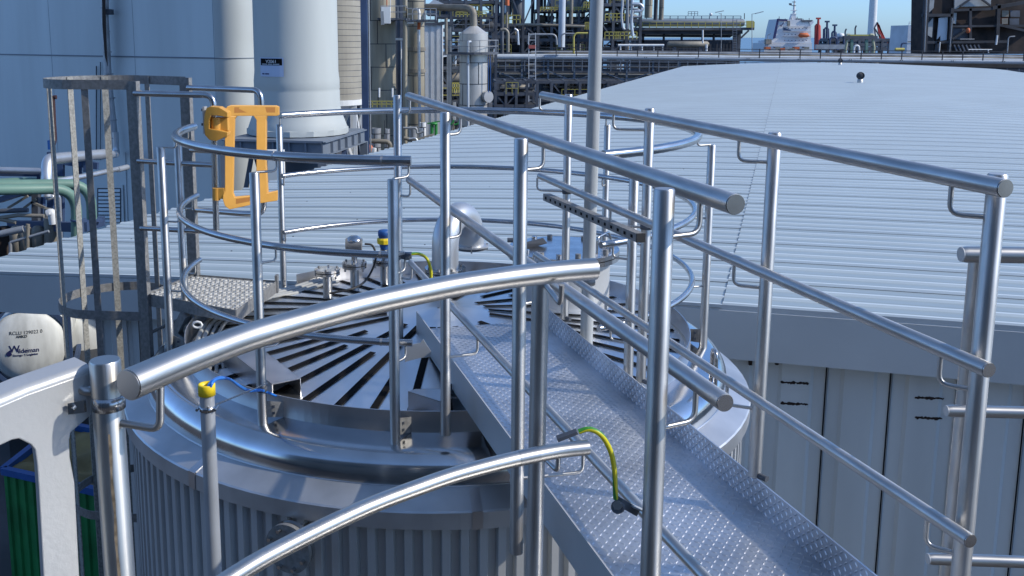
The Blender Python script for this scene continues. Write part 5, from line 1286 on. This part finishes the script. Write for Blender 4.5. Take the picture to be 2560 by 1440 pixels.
# short portals and vessels right of the mast
ps = thing('scaffold_tower', 'pale thin scaffold tower left of pipe bridge start', 'scaffold', P(1330, 140, 100))
for x_ in (1322, 1339): MB().bar(P(x_, 82, 100), P(x_, 260, 100), .07, .07, up=(0, 1, 0)).build('upright', M_white, ps)
for k in range(12): MB().bar(P(1322, 85 + 15 * k, 100), P(1339, 85 + 15 * k, 100), .05, .05).build('ledger', M_white, ps)
MB().box(P(1330, 117, 100), (.7, .2, .35)).build('red_sheet', mat('faded_red', (.40, .10, .08), .7), ps)
hp = thing('pale_header_pipe', 'pale horizontal header pipe on short legs right of mast', 'pipe', P(1600, 112, 108))
MB().tube([P(1545, 113, 108), P(1660, 113, 108)], .13, 10).build('header', M_white, hp)
for x_ in (1551, 1578, 1605, 1634, 1656): MB().tube([P(x_, 113, 108), P(x_, 132, 108)], .09, 8).build('leg', M_white if x_ % 2 else M_grey, hp)
dr = thing('horizontal_drum', 'brown grey horizontal drum near the platform foot', 'drum', P(1720, 110, 110))
MB().tube([P(1668, 111, 110), P(1672, 111, 110), P(1768, 111, 110), P(1772, 111, 110)], [.2, .36, .36, .2], 16).build('shell', M_brownp, dr)
for x_ in (1685, 1750): MB().box(P(x_, 124, 110), (.4, .4, .8)).build('saddle', M_dark, dr)
MB().tube(rpath([P(1757, 75, 108), P(1757, 108, 108)], .2), .09, 8).build('riser', M_white, dr); MB().tube([P(1766, 111, 109), P(1766, 130, 109)], .13, 10).build('outlet', M_white, dr)

# ---- vessel on the big cantilever platform
vp = thing('vessel_platform', 'long pale green vessel on dark platform with yellow rails', 'platform', (P(1720, 93, 128).x, 128, 0))
def VQ(x, y, dy=0): return P(x, y, 128 + dy)
MB().tube([VQ(1585, 57), VQ(1590, 57), VQ(1856, 57), VQ(1860, 57)], [.4, .50, .50, .4], 20).build('vessel', M_gsteel, vp)
MB().bar(VQ(1580, 72, -1.5), VQ(1885, 72, -1.5), .3, .35).build('walkway', M_dark, vp); MB().bar(VQ(1580, 78), VQ(1850, 78), 2.4, .7).build('girder', M_dark2, vp)
MB().prism([VQ(1590, 80), VQ(1845, 80), VQ(1825, 94), VQ(1600, 92)], (0, 2, 0)).build('hopper_side', M_dark2, vp)
railing(vp, 1588, 1884, 55, 71, 126.4, M_yrail, 17, th=.08)
MB().prism([VQ(1866, 52, -1.8), VQ(1885, 52, -1.8), VQ(1885, 69, -1.8), VQ(1866, 69, -1.8)], (0, .08, 0)).build('yellow_panel', M_yrail, vp)
railing(vp, 1595, 1850, 40, 51, 128.5, M_bsteel, 13, name='upper_railing', th=.08)
railing(vp, 1718, 1742, 29, 40, 128.6, M_gsteel, 3, name='upper_railing', th=.06)
for x_, wd in ((1608, .3), (1660, .25), (1705, .25), (1757, .25), (1785, .25), (1838, .45), (1848, .4)): MB().bar(VQ(x_, 76), V((VQ(x_, 93).x, 128, 0)), wd, wd, up=(0, 1, 0)).build('leg', M_dark2 if x_ < 1830 else M_dark, vp)
MB().bar(VQ(1852, 95), VQ(1872, 76), .2, .2).build('strut', M_dark, vp); MB().bar(VQ(1590, 104), VQ(1850, 104), .3, .3).build('lower_beam', M_dark2, vp)
MB().bar(VQ(1612, 86), VQ(1840, 86), .12, .12).build('lower_beam', M_grey, vp)
m = MB()
for k in range(14): m.bar(VQ(1832, 52 + 6 * k, -2), VQ(1842, 52 + 6 * k, -2), .05, .05)
m.bar(VQ(1832, 48, -2), VQ(1832, 132, -2), .06, .06, up=(0, 1, 0)); m.bar(VQ(1842, 48, -2), VQ(1842, 132, -2), .06, .06, up=(0, 1, 0)); m.build('ladder', M_gsteel, vp)
MB().lathe(VQ(1777, 36), [(.01, .2), (.18, .15), (.2, -.1), (.01, -.2)], 10).build('dome_lamp', M_white, vp)
for x_, Y in ((1803, 120), (1880, 118)):
    y0 = 66 if x_ == 1880 else 50
    lt = thing('street_lamp', 'slim lamp post with tilted flat head ' + ('at the right end of the yellow railed platform' if x_ == 1880 else 'above the middle of the yellow railed platform'), 'lamp post', P(x_, y0, Y), 'lamp posts on the plant')
    MB().tube([P(x_, 140, Y), P(x_, 35 if x_ == 1880 else 33, Y)], .04, 6).build('pole', M_grey, lt); MB().bar(P(x_ + (8 if x_ == 1880 else -14), 34 if x_ == 1880 else 31, Y), P(x_ + (28 if x_ == 1880 else 6), 29 if x_ == 1880 else 27, Y), .3, .09).build('lamp_head', M_grey, lt)
    MB().tube([P(x_, 35, Y), P(x_ + 8 if x_ == 1880 else x_ - 6, 34, Y)], .03, 6).build('arm', M_grey, lt)
tag(MB().tube([P(1861, 48, 118), P(1861, 33, 118)], .05, 6).build('antenna', M_dark), 'short dark antenna near the end of the vessel platform', 'antenna')

# ---- ship with bridge tower
SYD = 600.
def SQ(x, y, dy=0.): return P(x, y, SYD + dy)
sh = thing('tanker_ship', 'white ship superstructure with dark funnel and orange lifeboat on the sea', 'ship', (SQ(1980, 93).x, SYD, -1))
def ship_block(pts, d, name, mt, off=0, par=None): return MB().prism([SQ(x, y, off) for x, y in pts], (0, d, 0)).build(name, mt, par or sh)
ship_block([(1912, 108), (2030, 108), (2030, 190), (1905, 190)], 24, 'hull', M_ship, -2)
sup = ship_block([(1932, 100), (1937, 72), (1943, 48), (2028, 50), (2032, 56), (2027, 66), (2028, 108), (1915, 108), (1916, 102)], 16, 'superstructure', M_ship)
ship_block([(1932, 98), (1943, 47), (1948, 46), (1939, 94)], .4, 'funnel_stripe', M_navy, -.6); ship_block([(1943, 47), (1969, 48), (1968, 53), (1944, 52)], .4, 'funnel_top', M_navy, -.8)
ship_block([(1969, 52), (1975, 52), (1975, 66), (1969, 66)], 1, 'recess', M_brownp, -.6); ship_block([(1959, 69), (1978, 76), (1978, 78), (1959, 76)], 1, 'recess', M_bsteel, -.5)
ship_block([(1993, 46), (2006, 46), (2006, 50), (1993, 50)], 4, 'deck_house', M_dark, 2); ship_block([(2003, 50), (2032, 50), (2030, 55), (2005, 55)], 1, 'bridge_windows', M_dark, -.7)
MB().tube([SQ(1996, 89, -3), SQ(2000, 88, -3), SQ(2018, 88, -3), SQ(2023, 90, -3)], [.4, 1.4, 1.4, .5], 12).build('lifeboat', M_orange, sh)
for i in range(21):
    x_ = 1962 + (i % 7) * 9; y_ = (71, 86, 101)[i // 7]
    if x_ > 1990 and 80 < y_ < 96: continue
    MB().box(SQ(x_, y_, -.4), (.45, .2, .45)).build('porthole', M_navy, sh)
ship_block([(1951, 62), (1953, 64), (1959, 56), (1960, 57), (1953, 67), (1950, 63)], .3, 'check_mark', M_navy, -.8)
mast = MB().prism([SQ(1975, 52, 4), SQ(1981, 34, 4), SQ(1989, 34, 4), SQ(1992, 52, 4)], (0, 3, 0)).build('mast_base', M_ship, sh)
MB().tube([SQ(1985, 36, 5), SQ(1986, 1, 5)], [1.0, .35], 8).build('mast', M_ship, sh)
for y_, w_ in ((35, 14), (26, 16), (14, 10), (5, 9)): MB().bar(SQ(1985 - w_ / 2, y_, 4), SQ(1985 + w_ / 2, y_, 4), .5, .4).build('mast_yard', M_ship if y_ > 20 else M_dark, sh)
m = MB(); m.prism([SQ(1972, 8, 4), SQ(1979, 8, 4), SQ(1980, 14, 4), SQ(1973, 13, 4)], (0, .1, 0)); m.build('flag', M_dark, sh)
for k in range(9): MB().box(SQ(1918 + 12 * k, 120 + 3 * (k % 2), -8), (3.0, 4, 1.4)).build('deck_gear', [M_orange, M_grey, M_brownp][k % 3], sh)
MB().bar(SQ(1905, 106, -3), SQ(2030, 106, -3), .4, .4).build('rail', M_ship, sh); MB().tube(rpath([SQ(1919, 125, -4), SQ(1919, 88, -4), SQ(1927, 84, -4)], 2), .25, 6).build('deck_crane', M_grey, sh)
MB().box(SQ(1920, 104, -3), (3.5, 3, 3)).build('winch_house', M_brownp, sh)
for y_ in (66, 78, 90): MB().bar(SQ(1958, y_, -.9), SQ(2030, y_, -.9), .9, .25).build('deck_ledge', M_ship, sh)
for k in range(6): MB().tube([SQ(1948 + 15 * k, 50, 2), SQ(1948 + 15 * k, 41 + (k * 5) % 7, 2)], .2, 6).build('antenna', M_dark, sh)
MB().prism([SQ(2024, 56, -.8), SQ(2034, 52, -.8), SQ(2034, 57, -.8), SQ(2027, 64, -.8)], (0, 3, 0)).build('bridge_wing', M_ship, sh)
# loading arms
for k, (x_, y0, h_, mt, lab) in enumerate(((2044, 45, 70, M_red, 'red loading arm tower on the quay, tallest of the row'), (2066, 53, 60, M_bsteel, 'navy loading arm tower beside the red one'), (2085, 62, 52, M_bsteel, 'shorter navy loading arm tower, last of the upright row'))):
    la = thing('loading_arm', lab, 'loading arm', (P(x_, 93, 290).x, 290, 0), 'loading arms on the quay')
    for dx in (-6, 6): MB().tube([P(x_ + dx, 125, 290), P(x_ + dx * .8, y0 + 20, 290), P(x_ + dx * .2, y0 + 16, 290)], .35 if mt is M_red else .28, 6).build('upright', mt, la)
    MB().tube([P(x_, 125, 290), P(x_ + 2, y0, 290)], [.75 if mt is M_red else .4, .3], 8).build('riser', mt, la); MB().box(P(x_ + 2, y0 + 1, 290), (1.3, .6, .5)).build('head', mt, la)
tag(MB().tube([P(2058, 125, 291), P(2059, 72, 291)], .2, 6).build('thin_post', M_bsteel), 'thin navy post between red and navy loading arms', 'post')
for k, (x_, y_) in enumerate(((2113, 72), (2138, 64))):
    tag(MB().tube(rpath([P(x_, 125, 280), P(x_, y_ + 6, 280), P(x_ + 3, y_, 280)], .5), .22, 6).build('antenna_mast', M_dark), ['dark hooked mast left of the green portal', 'thin dark antenna above the green portal'][k], 'mast')
gp_ = thing('green_portal', 'green steel portal with pale pipes bending down each side', 'portal frame', P(2150, 110, 112))
MB().bar(P(2108, 94, 112), P(2192, 94, 112), .5, .4).build('cross_beam', M_dark, gp_)
MB().bar(P(2118, 88, 112), P(2182, 88, 112), .12, .16).build('pipe', M_yrail, gp_)
for x_ in (2129, 2166): MB().bar(P(x_, 94, 112), P(x_, 140, 112), .28, .28, up=(0, 1, 0)).build('leg', M_green, gp_)
for s1_ in (1, -1):
    x_ = 2150 - 34 * s1_; MB().tube(rpath([P(2150 - 25 * s1_, 87, 112), P(x_, 87, 112), P(x_ + 2 * s1_, 104, 112), P(x_ - 2 * s1_ * 1.0, 120, 112), P(x_ - 3, 142, 112)], .4), .15, 8).build('pale_pipe', mat('pale_yellow_pipe', (.42, .42, .28), .6) if s1_ == 1 else MATS['pale_yellow_pipe'], gp_)
MB().tube(rpath([P(2134, 132, 111), P(2136, 114, 111), P(2147, 114, 111), P(2148, 134, 111)], .3), .12, 8).build('white_bend', M_white, gp_)
# loading jetty clutter behind the portal
jt = frame('low jetty steelwork with pipes on the quay right of the ship', 2072, 2225, [100, 112, 122], 270, 6, 8, seed=21, density=1.6, rails=False, base=True, equip=True)
for x0_, x1_ in ((2075, 2095), (2095, 2113)): MB().tube(rpath([P(x0_, 125, 268), P(x0_, 93, 268), P(x1_ - 3, 93, 268), P(x1_ - 3, 125, 268)], 1.), .25, 6).build('portal_pipe', M_bsteel, jt)
tag(MB().lathe(P(2101, 90, 300), [(.01, 1), (1, .7), (1.2, 0), (.8, -.9), (.01, -1)], 12).build('radar_dome', M_white), 'small white radar dome above the jetty', 'radar dome')
tag(MB().box(P(2078, 117, 200), (6.5, .8, .9)).build('pale_duct', M_grey), 'pale level duct on jetty right of the ship', 'duct')
cr = thing('red_crane', 'dark red lattice crane leaning by the pale turbine tower', 'crane', P(2205, 110, 300))
for (a, b_) in (((2193, 56), (2200, 100)), ((2193, 56), (2208, 104)), ((2197, 62), (2212, 106)), ((2186, 70), (2193, 56)), ((2186, 70), (2206, 102)), ((2186, 70), (2190, 100)), ((2193, 56), (2213, 100))): MB().bar(P(a[0], a[1], 300), P(b_[0], b_[1], 300), .35, .35, up=(0, 1, 0)).build('lattice_member', M_red if a[0] > 2190 else M_dark, cr)
MB().box(P(2206, 106, 300), (2.6, 2, 2)).build('cab', M_red, cr)
tw = thing('turbine_tower', 'pale tapering round tower rising against sky at right', 'tower', (P(2182, 93, 330).x, 330, 0))
a = P(2178, 108, 330); b_ = P(2193, -160, 330); MB().tube([V((a.x, 330, 0)), a, b_], [1.5, 1.42, 1.05], 28).build('tower_shaft', M_white, tw)
wt = thing('white_storage_tank', 'pale blue-grey flat storage tank left of the burnt building', 'tank', (P(2290, 93, 150).x, 150, 0))
X0 = P(2288, 93, 152).x
MB().prism([(P(2269, 93, 150).x, 150, 0), (P(2310, 93, 150).x, 150, 0), (P(2310, 93, 150).x, 156, 0), (P(2269, 93, 150).x, 156, 0)], (0, 0, P(2290, 63, 150).z)).build('wall', M_bluepipe, wt)
MB().bar(P(2269, 104, 149.9), P(2310, 104, 149.9), .04, .1).build('seam', M_dark, wt); railing(wt, 2270, 2310, 55, 63, 150, M_white, 6, th=.08)
MB().tube([P(2289, 55, 150), P(2289, 43, 150)], .05, 6).build('mast', M_dark, wt)
# ---- burnt dark building at the right
bb = thing('burnt_building', 'dark burnt steel building with torn pale cladding at upper right', 'building', (P(2440, 93, 118).x, 118, 0))
def BQ(x, y, dy=0.): return P(x, y, 118 + dy)
def bblk(pts, d, name, mt, off=0.): return MB().prism([BQ(x, y, off) for x, y in pts], (0, d, 0)).build(name, mt, bb)
bblk([(2334, 135), (2338, -70), (2600, -70), (2600, 135)], 6, 'core', M_burnt, 1.2)
bblk([(2425, 26), (2600, 22), (2600, 70), (2425, 66)], 1, 'upper_cladding', M_burnt2, .2); bblk([(2335, -40), (2383, -40), (2385, 38), (2330, 36)], 1.5, 'round_tower_wall', M_burnt2, .1)
bblk([(2380, 28), (2424, 24), (2424, 64), (2382, 60)], 1, 'upper_cladding', M_burnt2, .3)
bblk([(2388, -40), (2480, -40), (2477, 15), (2400, 17), (2386, 24)], .2, 'torn_cladding', M_torn, -.2)
bblk([(2320, 60), (2333, 46), (2330, 94), (2318, 87), (2313, 108), (2309, 108)], .15, 'torn_cladding', M_torn, -.3)
bblk([(2348, 45), (2370, 42), (2367, 100), (2352, 102), (2352, 88), (2343, 98), (2347, 60)], .15, 'torn_cladding', M_bluepipe, -.3)
bblk([(2383, 32), (2392, 32), (2390, 60), (2381, 58)], .12, 'torn_cladding', M_torn, -.3); bblk([(2324, 0), (2336, 0), (2334, 20), (2322, 32)], .12, 'torn_cladding', M_torn, -.3)
bblk([(2380, 70), (2425, 72), (2425, 100), (2378, 98)], .15, 'sooty_glazing', M_grey if False else M_dark, -.15)
for (x0, y0, x1, y1, w_) in ((2310, 130, 2318, -60, .5), (2318, 40, 2322, -60, .3), (2373, 130, 2380, 20, .35), (2425, 100, 2425, 20, .3), (2492, 100, 2496, 10, .4), (2305, 38, 2380, 38, .35), (2375, 26, 2480, 22, .3), (2378, 66, 2560, 64, .25), (2380, 98, 2420, 72, .25), (2400, 16, 2440, -12, .2), (2476, 14, 2440, -12, .2), (2310, 106, 2520, 104, .3), (2340, 130, 2345, 104, .3), (2480, 20, 2560, 6, .4), (2497, 62, 2560, 76, .3)):
    MB().bar(BQ(x0, y0, -.5), BQ(x1, y1, -.5), w_, w_, up=(0, 1, 0)).build('beam', M_dark2, bb)
for (x0, y0, x1, y1) in ((2505, 26, 2522, 42), (2526, 26, 2550, 42), (2505, 46, 2520, 60), (2524, 46, 2548, 62)): bblk([(x0, y0), (x1, y0), (x1, y1), (x0, y1)], .1, 'window', M_brownp if x0 < 2510 else M_dark, -.1)
bblk([(2499, 44), (2520, 44), (2520, 62), (2499, 60)], .1, 'rust_patch', mat('rust_orange', (.16, .05, .02), .9), -.05)
for (pts, w_, mt) in (([(2311, 130), (2316, 20), (2318, -40)], 3, M_grey), ([(2348, 130), (2350, 105)], 3, M_white), ([(2374, 130), (2381, 45)], 2, M_grey), ([(2421, 124), (2480, 124)], 2.5, M_white), ([(2490, 112), (2493, 88)], 4.5, M_white), ([(2518, 132), (2521, 92), (2537, 91)], 3, M_grey), ([(2471, 132), (2470, 124)], 3, M_white), ([(2400, 98), (2436, 98)], 2, M_grey)):
    MB().tube(rpath([BQ(x, y, -1) for x, y in pts], .3), w_ / 2 * 118 / F, 8).build('pipe', mt, bb)
bf_ = MB().lathe(BQ(2420, 77, -1.2), [(.01, -.3), (.22, -.2), (.25, .1), (.15, .3), (.01, .35)], 14).build('orange_lamp', M_orange, bb)
for k in range(7): MB().bar(BQ(2385 + 10 * k, 112, -.6), BQ(2392 + 10 * k, 128, -.6), .16, .16, up=(0, 1, 0)).build('lattice', M_dark, bb)
tag(MB().tube([P(2238, 124, 140), P(2260, 124, 140)], .25, 8).build('yellow_pipe', M_yrail), 'low dull yellow pipe left of the pale storage tank', 'pipe')
tag(MB().tube(rpath([P(2252, 126, 150), P(2254, 108, 150), P(2266, 108, 150)], .5), .12, 6).build('hooked_pipe', M_bsteel), 'navy hooked pipe just left of the pale storage tank', 'pipe')
